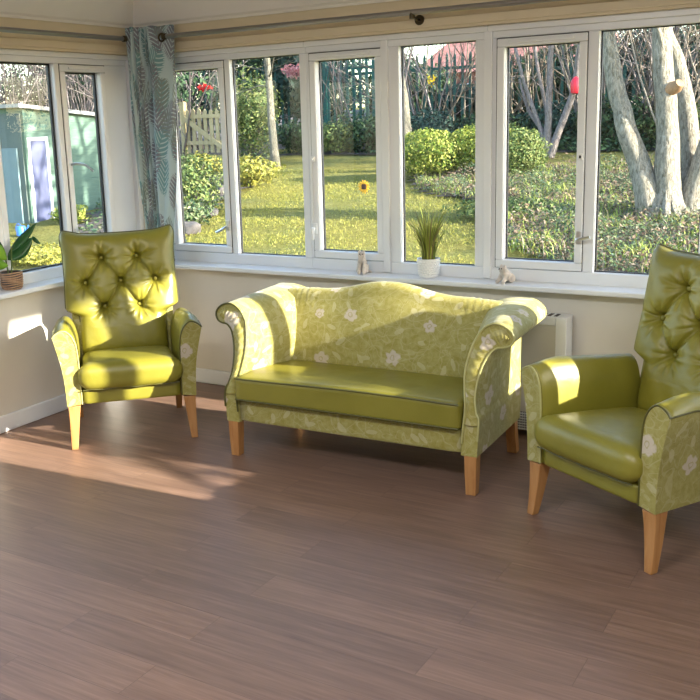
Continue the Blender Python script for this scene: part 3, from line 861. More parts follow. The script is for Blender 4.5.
# ------------------------------------------------------------------ heater
def heater():
    t = empty('storage_heater', (2.2, -.02, 0))
    x0, x1 = -.20, .355; y0, y1 = -.098, .0; 
    q = MB()
    q.box(x0, x1, y0+.012, y1, .03, .588); q.box(x0, x0+.05, y0, y0+.02, .03, .588); q.box(x1-.05, x1, y0, y0+.02, .03, .588); q.box(x0+.05, x1-.05, y0, y0+.02, .548, .588)
    q.build('body', 'white_metal', t, smooth=False, bevel=.004)
    BX('front_panel', 'heater_beige', x0+.05, x1-.05, y0+.004, y0+.014, .12, .548, parent=t)
    q = MB(); q.box(x0+.05, x1-.05, y0+.006, y0+.011, .03, .12); q.build('grille_back', 'black_rubber', t, smooth=False)
    q = MB()
    for k in range(7): q.box(x0+.05, x1-.05, y0, y0+.008, .034+k*.0125, .039+k*.0125)
    for k in range(40): q.box(x0+.055+k*.0115, x0+.057+k*.0115, y0+.001, y0+.007, .03, .118)
    q.build('grille', 'white_metal', t, smooth=False)
    q = MB()
    for k in range(9): q.box(.05+k*.03, .066+k*.03, y0+.02, -.02, .588, .5895)
    q.build('top_vent', 'figurine_dark', t, smooth=False)
    for xa in (x0+.02, x1-.06): BX('foot', 'white_metal', xa, xa+.04, y0+.02, 0., 0, .031, parent=t)
    tag(t, 'white storage heater with beige front on the wall behind the sofa', 'heater')
heater()

# ------------------------------------------------------------------ things on the window boards
def grass_pot():
    t = empty('potted_grass', (1.824, .0, SILLZ))
    q = MB(); n = 40; prof = [(.034, 0), (.044, .002), (.0475, .012), (.052, .05), (.056, .085), (.0565, .095), (.052, .095), (.050, .080), (.02, .078)]
    q.lathe(prof, n); q.build('pot', 'pot_white', t)
    q = MB()
    for r in range(6):   # dimpled relief bands
        for k in range(22):
            a = 2*PI*(k+.5*(r % 2))/22; z = .018+r*.0125; R_ = lerp(.0482, .0555, (z-.012)/.08)
            q.rbox((R_*math.cos(a), R_*math.sin(a), z), (.0042, .0042, .0042), .0035, 3)
    q.build('pot_relief', 'pot_white', t)
    q = MB(); q.lathe([(.0, .0775), (.050, .079), (.049, .083), (0, .085)], 24); q.build('soil', 'soil', t)
    q = MB(); rnd = random.Random(3)
    for i in range(170):
        a = rnd.uniform(0, 2*PI); r = .032*math.sqrt(rnd.random()); h = rnd.uniform(.15, .285); lean = rnd.uniform(.0, .15)*(h/.25)
        w = rnd.uniform(.0020, .0036); d_ = Vector((math.cos(a), math.sin(a), 0)); sd_ = Vector((-d_.y, d_.x, 0)).lerp(Vector((rnd.uniform(-1, 1), rnd.uniform(-1, 1), 0)), .4).normalized()
        if i < 3: d_ = Vector(((-1, .95, .8)[i], -.2, 0)).normalized(); lean = (.085, .10, .09)[i]; w = .0045; h = (.245, .25, .23)[i]
        pts = []
        for k in range(7):
            v = k/6; pts.append(d_*(r+lean*v**2.0)+Vector((0, 0, .083+h*v-(.06*v**4 if i < 3 else .01*v**3))))
        vs = []
        for k, p in enumerate(pts):
            ww = w*(1-(k/6)**3*.95); vs += [p-sd_*ww, p+sd_*ww]
        q.add(vs, [(2*k, 2*k+1, 2*k+3, 2*k+2) for k in range(6)])
    q.build('grass_blades', 'leaf_pot', t, auto=0)
    tag(t, 'tall thin grass plant in a small white dimpled pot on the window board', 'potted plant')
grass_pot()

def kitten(name, label, loc, rz, pose):
    """small ceramic kitten: one continuous skinned body"""
    t = empty(name, loc, rz)
    me = bpy.data.meshes.new('body')
    if pose == 'sit':
        J = [((0, .012, .024), .020), ((0, .006, .050), .0195), ((0, -.006, .074), .0145), ((0, -.012, .088), .012), ((0, -.016, .104), .0185), ((0, -.030, .101), .0095),
             ((.013, -.012, .055), .0095), ((.013, -.024, .030), .0075), ((.013, -.028, .008), .0075), ((.013, -.036, .006), .0065),
             ((-.013, -.012, .055), .0095), ((-.013, -.024, .030), .0075), ((-.013, -.028, .008), .0075), ((-.013, -.036, .006), .0065),
             ((.020, .006, .022), .014), ((.024, -.012, .008), .008), ((-.020, .006, .022), .014), ((-.024, -.012, .008), .008),
             ((0, .036, .010), .008), ((.022, .046, .007), .006), ((.042, .036, .006), .004)]
        E_ = [(0, 1), (1, 2), (2, 3), (3, 4), (4, 5), (2, 6), (6, 7), (7, 8), (8, 9), (2, 10), (10, 11), (11, 12), (12, 13), (0, 14), (14, 15), (0, 16), (16, 17), (0, 18), (18, 19), (19, 20)]
        head = Vector((0, -.016, .104)); hr = .0185
    else:
        J = [((0, .030, .022), .019), ((0, .008, .034), .0185), ((0, -.010, .050), .0150), ((0, -.014, .058), .013), ((0, -.020, .070), .0175), ((0, -.034, .066), .0095),
             ((.013, -.014, .034), .009), ((.018, -.028, .014), .0075), ((.020, -.036, .007), .0065), ((.021, -.043, .006), .006),
             ((-.013, -.014, .034), .009), ((-.018, -.028, .014), .0075), ((-.020, -.036, .007), .0065), ((-.021, -.043, .006), .006),
             ((.019, .022, .018), .013), ((.026, .000, .008), .007), ((-.019, .022, .018), .013), ((-.026, .000, .008), .007),
             ((-.022, .048, .009), .008), ((-.046, .044, .007), .007), ((-.066, .034, .006), .0045)]
        E_ = [(0, 1), (1, 2), (2, 3), (3, 4), (4, 5), (2, 6), (6, 7), (7, 8), (8, 9), (2, 10), (10, 11), (11, 12), (12, 13), (0, 14), (14, 15), (0, 16), (16, 17), (0, 18), (18, 19), (19, 20)]
        head = Vector((0, -.020, .070)); hr = .0175
    me.from_pydata([j[0] for j in J], E_, [])
    me.materials.append(M['figurine'])
    o = bpy.data.objects.new('body', me); C.objects.link(o); o.parent = t
    sk = o.modifiers.new('skin', 'SKIN'); sk.use_smooth_shade = True
    if not me.skin_vertices: me.attributes  # created with the modifier
    lay = me.skin_vertices[0].data if me.skin_vertices else None
    if lay:
        kf = 1.34 if pose == 'sit' else 1.42
        for i, j in enumerate(J): lay[i].radius = (j[1]*kf, j[1]*kf)
        lay[0].use_root = True
    ss = o.modifiers.new('sub', 'SUBSURF'); ss.levels = 2; ss.render_levels = 2
    for s in (-1, 1):
        q = MB(); b = head+Vector((s*hr*.55, .002, hr*.72))
        q.prism([[b+Vector((dx*w, dy*w*.5, dz)) for dx, dy in ((-1, -1), (1, -1), (1, 1), (-1, 1))] for dz, w in ((-.006, .0095), (.001, .0075), (.007, .0015))]); q.build('ear', 'figurine', t, bevel=.001)
        q = MB(); q.rbox(head+Vector((s*.0075, -.0155, .002)), (.0028, .0020, .0032), .0019, 4); q.build('eye', 'figurine_dark', t)
    q = MB(); q.rbox(head+Vector((0, -.0245, -.001)), (.0028, .0022, .0020), .0019, 4); q.build('nose', 'figurine_dark', t)
    tag(t, label, 'cat figurine', 'small ceramic cats on the window board')
kitten('cat_figurine', 'small pale cat figurine sitting upright, left of the potted grass', (1.462, -.022, SILLZ), math.radians(18), 'sit')
kitten('cat_figurine', 'small pale cat figurine crouching on the window board right of the potted grass', (2.235, -.030, SILLZ), math.radians(-25), 'lie')

def rubber_plant():
    t = empty('potted_rubber_plant', (.005, -1.055, SILLZ))
    q = MB(); q.lathe([(.040, 0), (.046, .002), (.052, .03), (.053, .06), (.052, .088), (.047, .088), (.045, .070), (.01, .068)], 32); q.build('basket', 'figurine_dark', t)
    q = MB()
    for k in range(9):
        z = .006+k*.0098; R_ = interp([(0, .0475), (.03, .0535), (.06, .055), (.09, .0535)], z)
        q.tube([(R_*math.cos(a), R_*math.sin(a), z+.003*math.sin(a*2+k)) for a in [2*PI*j/28 for j in range(28)]], .0034, 6, closed=True)
    q.build('basket_coil', 'basket_weave', t)
    q = MB(); q.lathe([(0, .066), (.046, .068), (.045, .073), (0, .075)], 20); q.build('soil', 'soil', t)
    st = MB(); st.tube(smooth_poly([(0, .0, .07), (.005, .005, .12), (.002, .01, .16), (.006, .012, .21)], 4), .004, 7); st.tube(smooth_poly([(-.012, -.006, .07), (-.015, -.01, .13), (-.018, -.012, .18)], 4), .0035, 7)
    st.build('stem', 'leaf_mid', t)
    def leaf(base, tip, w, mat, droop=.02):
        base = Vector(base); tip = Vector(tip); L = tip-base; side = L.cross(Vector((.72, -.60, .35))).normalized(); nrm = L.cross(side).normalized()
        vs = []; fs = []; n = 12
        for i in range(n+1):
            v = i/n; ww = w*math.sin(min(1, v*1.02)*PI)**.75*(1 if v < .6 else 1)+.0008
            c = base+L*v+Vector((0, 0, -droop*v*v*.0))+nrm*(.01*math.sin(v*PI))
            for u in (-1, -.5, 0, .5, 1): vs.append(c+side*ww*u+nrm*abs(u)*ww*.35)
        for i in range(n):
            for j in range(4): fs.append((i*5+j, i*5+j+1, i*5+j+6, i*5+j+5))
        q = MB(); q.add(vs, fs); o = q.build('leaf', mat, t, auto=0); s_ = o.modifiers.new('solid', 'SOLIDIFY'); s_.thickness = .0012
    leaf((.004, .004, .19), (.012, .185, .315), .021, 'leaf_rubber')
    leaf((.002, -.012, .150), (.02, .145, .245), .040, 'leaf_rubber')
    leaf((.02, .145, .250), (.03, .185, .205), .010, 'leaf_rubber')
    leaf((-.005, -.012, .15), (.01, -.105, .235), .036, 'leaf_lime')
    leaf((-.012, -.012, .18), (-.03, -.12, .30), .030, 'leaf_rubber')
    leaf((-.008, -.006, .12), (.02, -.10, .155), .028, 'leaf_lime')
    tag(t, 'rubber plant in a coiled basket pot on the left window board', 'potted plant')
rubber_plant()

# ------------------------------------------------------------------ garden
def gz(x, y): return -.15+.062*max(0., y-1)
q = MB(); vs = []; fs = []; nx, ny = 70, 60
X = [-34+64*i/nx for i in range(nx+1)]; Y = [.14+36*(j/ny)**1.4 for j in range(ny+1)]
for y in Y:
    for x in X: vs.append((x, y, gz(x, y)+.03*noise.noise((x*.4, y*.4, 0))+.008*noise.noise((x*3, y*3, 1))))
for j in range(ny):
    for i in range(nx): a = j*(nx+1)+i; fs.append((a, a+1, a+nx+2, a+nx+1))
q.add(vs, fs); struct(q.build('lawn', 'lawn', auto=0))
struct(BX('side_ground', 'lawn', RX+.15, 30, -14, .14, -.4, -.151)); struct(BX('side_ground_left', 'lawn', -34, -.15, -14, .14, -.4, -.151))

def inpoly(x, y, P):
    c = False; j = len(P)-1
    for i in range(len(P)):
        if (P[i][1] > y) != (P[j][1] > y) and x < (P[j][0]-P[i][0])*(y-P[i][1])/(P[j][1]-P[i][1])+P[i][0]: c = not c
        j = i
    return c
BED1 = [(-3.15, 10.4), (-2.7, 9.55), (-2.0, 8.75), (-1.25, 8.3), (-.6, 7.4), (-.1, 6.2), (.30, 5.4), (1.0, 4.85), (1.55, 4.45), (3.4, 3.8), (8, 3.6), (8, 11.9), (.2, 12.0), (-.9, 11.7), (-1.6, 12.6), (-3.6, 15.2), (-5.0, 15.3), (-4.0, 12.2)]
BED2 = [(-3.0, 4.2), (-3.75, 4.9), (-4.45, 6.15), (-5.35, 8.1), (-7.1, 11.9), (-8.5, 14.4), (-13, 14.6), (-11, 11), (-7.0, 6.8), (-4.8, 4.0)]
BED3 = [(-16, 14.6), (-5.0, 15.0), (-3.0, 15.0), (-1.4, 14.6), (3, 14.6), (10, 13), (12, 34), (-26, 34), (-26, 14.6)]
def bedmesh(name, P, lift=.035):
    vs = []; fs = []; st = .25; idx = {}
    x0, x1 = min(p[0] for p in P), max(p[0] for p in P); y0, y1 = min(p[1] for p in P), max(p[1] for p in P)
    if x1-x0 > 20: st = .6
    nx = int((x1-x0)/st); ny = int((y1-y0)/st)
    def vid(i, j):
        if (i, j) not in idx:
            x = x0+i*st+.1*noise.noise((i*.9, j*.9, 3)); y = y0+j*st+.1*noise.noise((i*.9, j*.9, 7)); idx[i, j] = len(vs)
            edge = 0
            vs.append((x, y, gz(x, y)+lift+.018*noise.noise((x*.9, y*.9, 5))))
        return idx[i, j]
    for i in range(nx):
        for j in range(ny):
            if inpoly(x0+(i+.5)*st, y0+(j+.5)*st, P): fs.append((vid(i, j), vid(i+1, j), vid(i+1, j+1), vid(i, j+1)))
    q = MB(); q.add(vs, fs); struct(q.build(name, 'earth', auto=0))
bedmesh('planting_bed', BED1, .028); bedmesh('planting_bed_left', BED2, .05); bedmesh('planting_bed_far', BED3, .015)

def card(q, c, n, s, rnd, asp=.6):
    """a small folded leaf"""
    t = n.cross(Vector((rnd.uniform(-1, 1), rnd.uniform(-1, 1), rnd.uniform(-1, 1))))
    if t.length < 1e-3: t = n.orthogonal()
    t.normalize(); b = n.cross(t); f = n*s*.25
    q.add([c-t*s, c-b*s*asp*.8+f, c+t*s, c+b*s*asp*.8+f], [(0, 1, 2), (0, 2, 3)])
def scatter(name, P, n, s0, s1, hmax, mat, seed, label, clump=.0, yb=None):
    rnd = random.Random(seed); q = MB(); x0, x1 = min(p[0] for p in P), max(p[0] for p in P); y0, y1 = min(p[1] for p in P), max(p[1] for p in P); k = 0
    while k < n:
        x, y = rnd.uniform(x0, x1), rnd.uniform(y0, y1)
        if not inpoly(x, y, P): continue
        if yb and y > yb and rnd.random() < .5: continue
        hh = hmax*(.1+1.1*max(0, .35+noise.noise((x*1.7, y*1.7, seed))*1.6))
        z = gz(x, y)+.05+hh*rnd.random()**1.3
        nn = Vector((rnd.gauss(0, .6), rnd.gauss(0, .6)-.2, 1)).normalized()
        card(q, Vector((x, y, z)), nn, rnd.uniform(s0, s1), rnd); k += 1
    return tag(q.build(name, mat, auto=0), label, 'ground cover', kind='stuff')
VB1 = [(-3.15, 10.4), (-2.7, 9.55), (-2.0, 8.75), (-1.25, 8.3), (-.6, 7.4), (-.2, 6.05), (.20, 5.2), (.9, 4.65), (1.5, 4.2), (3.2, 3.5), (3.6, 11.0), (.2, 12.0), (-.9, 11.7), (-2.5, 12.0)]
scatter('ivy_ground_cover', VB1, 44000, .011, .030, .20, 'leaf_ivy', 11, 'tangled ivy and low leaves covering the bed around the big tree')
scatter('fallen_leaves', VB1, 24000, .012, .032, .19, 'leaf_dead', 12, 'brown fallen leaves lying in the bed by the lawn edge')
scatter('bed_leaves', BED2, 5200, .02, .05, .14, 'leaf_ivy', 13, 'low leafy plants in the bed left of the lawn')
scatter('far_ground_cover', [(-6.5, 14.8), (3.6, 14.4), (4.5, 17.5), (-6.5, 17.6)], 11000, .04, .08, .25, 'leaf_evergreen', 17, 'dark leafy ground cover along the far edge of the garden')
def blades(name, P, n, h, mat, seed, label, w=.006):
    rnd = random.Random(seed); q = MB(); x0, x1 = min(p[0] for p in P), max(p[0] for p in P); y0, y1 = min(p[1] for p in P), max(p[1] for p in P); k = 0
    while k < n:
        x, y = rnd.uniform(x0, x1), rnd.uniform(y0, y1)
        if not inpoly(x, y, P): continue
        if noise.noise((x*1.1, y*1.1, seed)) < rnd.uniform(-.5, .3): continue
        hh = h*rnd.uniform(.5, 1.1); a = rnd.uniform(0, 2*PI); l = rnd.uniform(.3, 1.1)*hh; b = Vector((x, y, gz(x, y)+.02))
        d_ = Vector((math.cos(a), math.sin(a), 0)); s_ = Vector((-d_.y, d_.x, 0))*w
        m1 = b+d_*l*.3+Vector((0, 0, hh*.7)); t_ = b+d_*l+Vector((0, 0, hh))
        q.add([b-s_, b+s_, m1+s_*.8, m1-s_*.8, t_], [(0, 1, 2, 3), (3, 2, 4)]); k += 1
    return tag(q.build(name, mat, auto=0), label, 'grass', kind='stuff')
blades('bed_grass', VB1, 7000, .16, 'leaf_grass', 5, 'long grass tufts growing through the bed under the trees')
blades('dry_stalks', VB1, 2200, .20, 'twig_tan', 6, 'pale dry stalks standing in the bed under the trees', .004)
LAWNV = [(-4.4, 4.2), (-3.9, 5.2), (-5.3, 8.4), (-7.0, 12.0), (-3.2, 12), (-2.9, 9.8), (-1.3, 8.2), (-.2, 6.2), (.3, 5.3), (1.4, 4.5), (1.4, 3.4), (-3.5, 3.4)]
blades('lawn_grass', LAWNV, 26000, .022, 'leaf_yellow', 8, 'short mossy yellow grass blades on the lawn', .004)

def bush(name, cat, c, r, n, s, mat, seed, label, group=None, stem=True, low=0., lump=.35):
    """shrub: leaves spread through a lumpy crown above a short branching stem"""
    rnd = random.Random(seed); x, y = c; z0 = gz(x, y)
    t = empty(name, (x, y, z0))
    q = MB()
    for i in range(n):
        dv = Vector((rnd.gauss(0, 1), rnd.gauss(0, 1), rnd.gauss(0, 1))).normalized()
        k = rnd.random()**.38
        l = 1+lump*noise.noise((dv.x*1.8+seed, dv.y*1.8, dv.z*1.8))*1.6
        p = Vector((dv.x*r[0]*k*l, dv.y*r[1]*k*l, r[2]*(1+dv.z*k*l)+low))
        if p.z < .02: p.z = rnd.uniform(.02, .2)
        card(q, p, (dv+Vector((rnd.gauss(0, .5), rnd.gauss(0, .5), rnd.gauss(0, .5)))).normalized(), s*rnd.uniform(.6, 1.3), rnd)
    q.build('foliage', mat, t, auto=0)
    if stem:
        q = MB()
        for i in range(7):
            a = rnd.uniform(0, 2*PI); e = Vector((math.cos(a)*r[0]*.6, math.sin(a)*r[1]*.6, r[2]*rnd.uniform(1.0, 1.7)+low))
            q.tube(smooth_poly([(0, 0, -.05), e*.35+Vector((0, 0, .1*r[2])), e], 3), [lerp(.03, .006, k/6) for k in range(7)], 5)
        q.build('stem', 'bark_grey', t)
    return tag(t, label, cat, group)
# shrubs inside the garden
bush('laurel_bush', 'bush', (-5.0, 6.6), (.60, .60, .46), 3600, .030, 'leaf_mid', 21, 'loose green and yellow leafed bush beside the stones, right of the curtain')
bush('heather_bush', 'bush', (-4.25, 5.7), (.30, .30, .17), 1300, .028, 'leaf_ivy', 22, 'low dull green bush at the near end of the left bed')
bush('golden_bush', 'bush', (-5.95, 9.6), (.55, .5, .26), 1700, .040, 'leaf_yellow', 23, 'low golden yellow bush where the left bed meets the lawn')
bush('golden_bush', 'bush', (-7.9, 10.9), (.45, .40, .24), 1100, .038, 'leaf_yellow', 24, 'small yellow-green bush just in front of the picket gate')
bush('clipped_hedge', 'hedge', (-3.05, 10.75), (.72, .60, .43), 11000, .027, 'leaf_hedge', 25, 'bright yellow-green rounded bush behind the potted grass', lump=.12)
bush('clipped_hedge', 'hedge', (-2.2, 11.1), (.75, .60, .45), 11000, .027, 'leaf_hedge', 26, 'bright green rounded bush filling the window behind the middle mullion', lump=.12)
bush('clipped_hedge', 'hedge', (-1.55, 11.0), (.50, .5, .42), 6500, .027, 'leaf_mid', 27, 'duller green bush at the foot of the three-stemmed tree', lump=.2)
bush('ivy_mound', 'bush', (-.35, 7.0), (.60, .42, .13), 2600, .028, 'leaf_mid', 28, 'low spreading green mound beside the lawn edge, right of centre', stem=False)
bush('bamboo_bush', 'bush', (-8.75, 13.7), (.75, .6, .95), 5200, .040, 'leaf_mid', 29, 'tall light green bush left of the slim pale tree trunk')
bush('dark_bush', 'bush', (-6.6, 15.4), (1.0, .6, .42), 3000, .05, 'leaf_evergreen', 30, 'low dark green bush at the foot of the green fence, right of the pale trunk')
bush('dark_bush', 'bush', (-5.2, 15.3), (.9, .6, .45), 2600, .05, 'leaf_bluegreen', 31, 'low blue-green bush at the foot of the green fence, left of the second trunk')
bush('dark_bush', 'bush', (-8.3, 15.2), (.75, .5, .40), 3200, .045, 'leaf_evergreen', 130, 'low dark bush at the lawn edge immediately right of the slim pale trunk')
bush('dark_bush', 'bush', (-7.4, 15.25), (.7, .5, .34), 2800, .045, 'leaf_mid', 131, 'low mid-green bush at the lawn edge behind the white-handled casement')
for i, (x, y) in enumerate(((7.5, 14.5), (11.5, 13.0), (15.5, 10.5))):
    bush('boundary_hedge', 'hedge', (x, y), (2.6, 1.1, 1.0), 3600, .09, 'leaf_evergreen', 140+i, ('dark hedge far behind the big tree, nearest part', 'dark hedge far behind the big tree, middle part', 'dark hedge far to the right of the big tree')[i], 'boundary hedge right of the big tree')
scatter('bed_ground_cover', [(3.4, 3.9), (8, 3.6), (8, 11.9), (3.6, 11.9)], 9000, .02, .05, .2, 'leaf_ivy', 19, 'low leaves covering the bed right of the big tree')
bush('window_hedge', 'hedge', (-4.7, 3.3), (.9, .45, .105), 5500, .018, 'leaf_yellow', 32, 'low yellow-green hedge below the left window, in front of the shed', stem=False)
bush('shed_bush', 'bush', (-6.5, 5.75), (.26, .3, .13), 1000, .03, 'leaf_hedge', 33, 'bright green bush growing against the shed side')

for i, (x, y, rx, rz, m_) in enumerate([(-3.9, 15.9, .9, .42, 'leaf_evergreen'), (-2.5, 16.1, .9, .45, 'leaf_bluegreen'), (-1.1, 15.6, .9, .50, 'leaf_evergreen'), (.3, 15.5, .9, .42, 'leaf_mid'), (1.7, 15.2, .9, .5, 'leaf_evergreen'), (3.2, 14.8, 1.0, .5, 'leaf_bluegreen')]):
    bush('low_shrub', 'bush', (x, y), (rx, .5, rz), 2600, .05, m_, 120+i, ('low dark shrub behind the second pale trunk', 'low blue-green shrub behind the clipped bushes', 'low dark shrub directly behind the three-stemmed tree', 'low mid-green shrub above the yellow strip of grass', 'low dark shrub seen between the big tree trunks', 'low blue-green shrub right of the big tree')[i], 'low shrubs along the far bed')
# dense evergreens closing the garden
EV = [(-17.5, 19, 2.2, 1.7, 2.3), (-14.5, 19.5, 2.0, 1.6, 2.2), (-12.0, 19.0, 1.8, 1.5, 2.0), (-9.9, 18.4, 1.5, 1.3, 1.7), (-8.6, 21.5, 1.5, 1.3, .95), (-5.6, 19.6, 1.3, 1.1, .62), (-3.4, 19.3, 1.5, 1.2, 1.05), (-1.3, 19.2, 1.5, 1.2, 1.25), (1.0, 19, 1.7, 1.2, 1.3), (3.2, 18.5, 1.7, 1.3, 1.5)]
names = ['behind the picket gate, furthest left', 'behind the picket gate, second from the left', 'behind the picket gate, nearest the fence', 'above the slim pale trunk', 'behind the green fence panels', 'beyond the fence, under the red roofed house', 'behind the clipped bushes', 'behind the three-stemmed tree', 'between the three-stemmed and the big tree', 'behind the big tree, furthest right']
for i, (x, y, rx, ry, rz) in enumerate(EV):
    bush('evergreen_tree', 'tree', (x, y), (rx, ry, rz), 4600, .10, ('leaf_evergreen', 'leaf_bluegreen')[i % 2 == 1], 40+i, 'dense dark evergreen '+names[i], 'evergreens closing the garden', low=.1)

def branch(q, p, d_, L, r, depth, rnd, gnarl=.35, kids_=3):
    pts = [p.copy()]; n = 5; dd = d_.copy()
    for k in range(n):
        dd = (dd+Vector((rnd.gauss(0, gnarl), rnd.gauss(0, gnarl), rnd.gauss(0, gnarl)+.04))*.35).normalized(); pts.append(pts[-1]+dd*L/n)
    q.tube(pts, [r*(1-.65*k/n) for k in range(n+1)], 5 if r > .015 else 3)
    if depth > 0:
        for k in range(kids_):
            i = rnd.randint(1, n); nd = (dd+Vector((rnd.gauss(0, .6), rnd.gauss(0, .6), rnd.gauss(0, .45)))).normalized()
            branch(q, pts[i], nd, L*rnd.uniform(.45, .75), r*.5, depth-1, rnd, gnarl, kids_)
# thickets of bare stems
def thicket(c, w, h, n, mat, seed, label, dp=.8):
    rnd = random.Random(seed); q = MB(); z0 = gz(*c); t = empty('bare_thicket', (c[0], c[1], z0))
    for i in range(n):
        p = Vector((rnd.uniform(-w, w), rnd.uniform(-dp, dp), 0)); d_ = Vector((rnd.gauss(0, .22), rnd.gauss(0, .12), 1)).normalized()
        branch(q, p, d_, h*rnd.uniform(.7, 1.15), rnd.uniform(.010, .034), 2, rnd, .28, 3)
    q.build('stems', mat, t, auto=0); return tag(t, label, 'thicket', 'bare winter thickets')
thicket((-5.0, 17.1), 1.3, 3.6, 12, 'twig_tan', 61, 'bare tan stems in front of the red roofed house')
thicket((-2.9, 16.9), 1.2, 3.8, 36, 'twig_tan', 62, 'bare tan stems behind the clipped bushes')
thicket((-.8, 16.2), 1.2, 3.8, 34, 'twig_grey', 63, 'bare grey stems behind the three-stemmed tree')
thicket((1.1, 15.2), 1.3, 3.8, 40, 'twig_tan', 64, 'bare tan stems left of the big tree trunks')
thicket((3.1, 14.0), 1.4, 3.9, 40, 'twig_grey', 65, 'bare grey stems right of the big tree trunks')
thicket((-12.6, 12.6), 2.6, 3.2, 80, 'twig_grey', 66, 'bare grey twiggy hedge behind the green shed roof, right part', 1.0)
thicket((-16.5, 11.0), 2.8, 3.4, 80, 'twig_grey', 67, 'bare grey twiggy hedge behind the green shed roof, left part', 1.0)
thicket((-13.6, 16.9), 2.2, 3.6, 34, 'twig_grey', 68, 'bare grey branches rising behind the picket gate')
thicket((-7.0, 16.8), 1.6, 4.0, 22, 'twig_grey', 69, 'bare grey branches over the green fence panels')
bush('ivy_hedge', 'hedge', (-14.8, 14.5), (4.2, 1.3, 1.45), 7000, .09, 'leaf_evergreen', 70, 'dark ivy hedge behind the twigs over the shed')
bush('ivy_hedge', 'hedge', (-20.5, 12.0), (3.8, 1.6, 1.6), 5000, .10, 'leaf_bluegreen', 71, 'dark ivy hedge far left, partly behind the shed')

# trunks
def tree(name, base, limbs, mat, label, seed, twigs=6, flare=0.):
    rnd = random.Random(seed); x, y = base; t = empty(name, (x, y, gz(x, y)))
    for li, (pts, rs) in enumerate(limbs):
        q = MB(); sp = smooth_poly(pts, 5); n = len(sp); rr = [interp([(i/(len(rs)-1), r) for i, r in enumerate(rs)], k/(n-1)) for k in range(n)]
        sp = [p+Vector((noise.noise((k*.35, seed, li)), noise.noise((k*.35, seed+5, li)), 0))*rr[k]*.25 for k, p in enumerate(sp)]
        q.tube(sp, rr, 14); q.build('trunk' if li == 0 else 'limb', mat, t, auto=0)
    q = MB()
    for k in range(twigs):
        pts, rs = limbs[k % len(limbs)]; sp = smooth_poly(pts, 5); p = sp[int(len(sp)*rnd.uniform(.55, .98))-1]
        branch(q, p, Vector((rnd.uniform(-1, 1), rnd.uniform(-.6, .6), rnd.uniform(.1, .9))).normalized(), rnd.uniform(.8, 1.7), rs[-1]*.35, 2, rnd)
    if twigs: q.build('branches', mat, t, auto=0)
    return tag(t, label, 'tree')
# big tree right: limb layout in metres about its base
bt = tree('big_tree', (1.42, 7.10), [
    ([(.18, 0, -.1), (.13, .0, .35), (.10, 0, 1.1), (.02, .0, 1.75), (-.02, .05, 2.6), (.05, .1, 3.6)], [.24, .15, .118, .108, .10, .09]),
    ([(-.02, -.05, -.1), (-.10, -.05, .40), (-.33, -.05, 1.05), (-.46, 0, 1.45), (-.62, 0, 2.2), (-.66, .0, 2.7), (-.9, 0, 3.6)], [.17, .135, .112, .10, .086, .08, .07]),
    ([(.34, .12, -.1), (.42, .15, .45), (.58, .2, 1.1), (.70, .3, 1.8), (.95, .4, 2.6), (1.1, .4, 3.6)], [.18, .13, .115, .11, .10, .09]),
    ([(.24, .25, 0), (.28, .4, .8), (.10, .5, 1.7), (-.12, .5, 2.3), (-.2, .5, 3.4)], [.13, .11, .09, .08, .07])],
    'bark_pale', 'big pale tree with several thick leaning trunks in the right window', 81, 14)
rnd = random.Random(77); q = MB()
for k in range(26):
    p = Vector((rnd.uniform(-1.3, 1.6), rnd.uniform(-1.2, 1.6), rnd.uniform(3.2, 3.9)))
    branch(q, p, Vector((rnd.uniform(-1, 1), rnd.uniform(-1, 1), rnd.uniform(.1, .9))).normalized(), rnd.uniform(1.2, 2.2), rnd.uniform(.03, .055), 2, rnd, .3, 4)
q.build('crown_branches', 'bark_pale', bt, auto=0)
q = MB()
for k, (a, l) in enumerate(((-2.6, .5), (-2.0, .45), (-1.4, .5), (-.9, .5), (-.3, .55), (.3, .4), (2.9, .5))):
    d_ = Vector((math.cos(a), math.sin(a), 0)); b = Vector((.13, 0, 0)); q.tube(smooth_poly([b+d_*.05+Vector((0, 0, .42)), b+d_*.17+Vector((0, 0, .16)), b+d_*(.2+l*.3)+Vector((0, 0, .03)), b+d_*(.2+l)+Vector((0, 0, -.05))], 4), [.07]*3+[.06]*4+[.045]*4+[.02]*2, 8)
q.build('root', 'bark_pale', bt)
q = MB(); q.tube([(.10, -.04, 1.47), (.20, -.10, 1.50), (.235, -.13, 1.535)], [.085, .068, .050], 12); q.build('cut_stump', 'cut_wood', bt)
tree('garden_tree', (-7.45, 12.7), [([(0, 0, -.1), (-.05, 0, .6), (-.15, .1, 1.5), (-.20, .1, 2.3), (-.35, .1, 3.6)], [.11, .085, .072, .068, .05])], 'bark_grey', 'slim pale tree trunk standing at the far edge of the lawn', 82, 8)
tree('garden_tree', (-3.95, 11.75), [([(.0, 0, -.1), (.0, 0, .6), (-.06, 0, 1.3), (-.16, 0, 2.1), (-.1, 0, 3.6)], [.15, .12, .10, .09, .075])], 'bark_grey', 'pale tree trunk just left of the clipped bush', 83, 8)
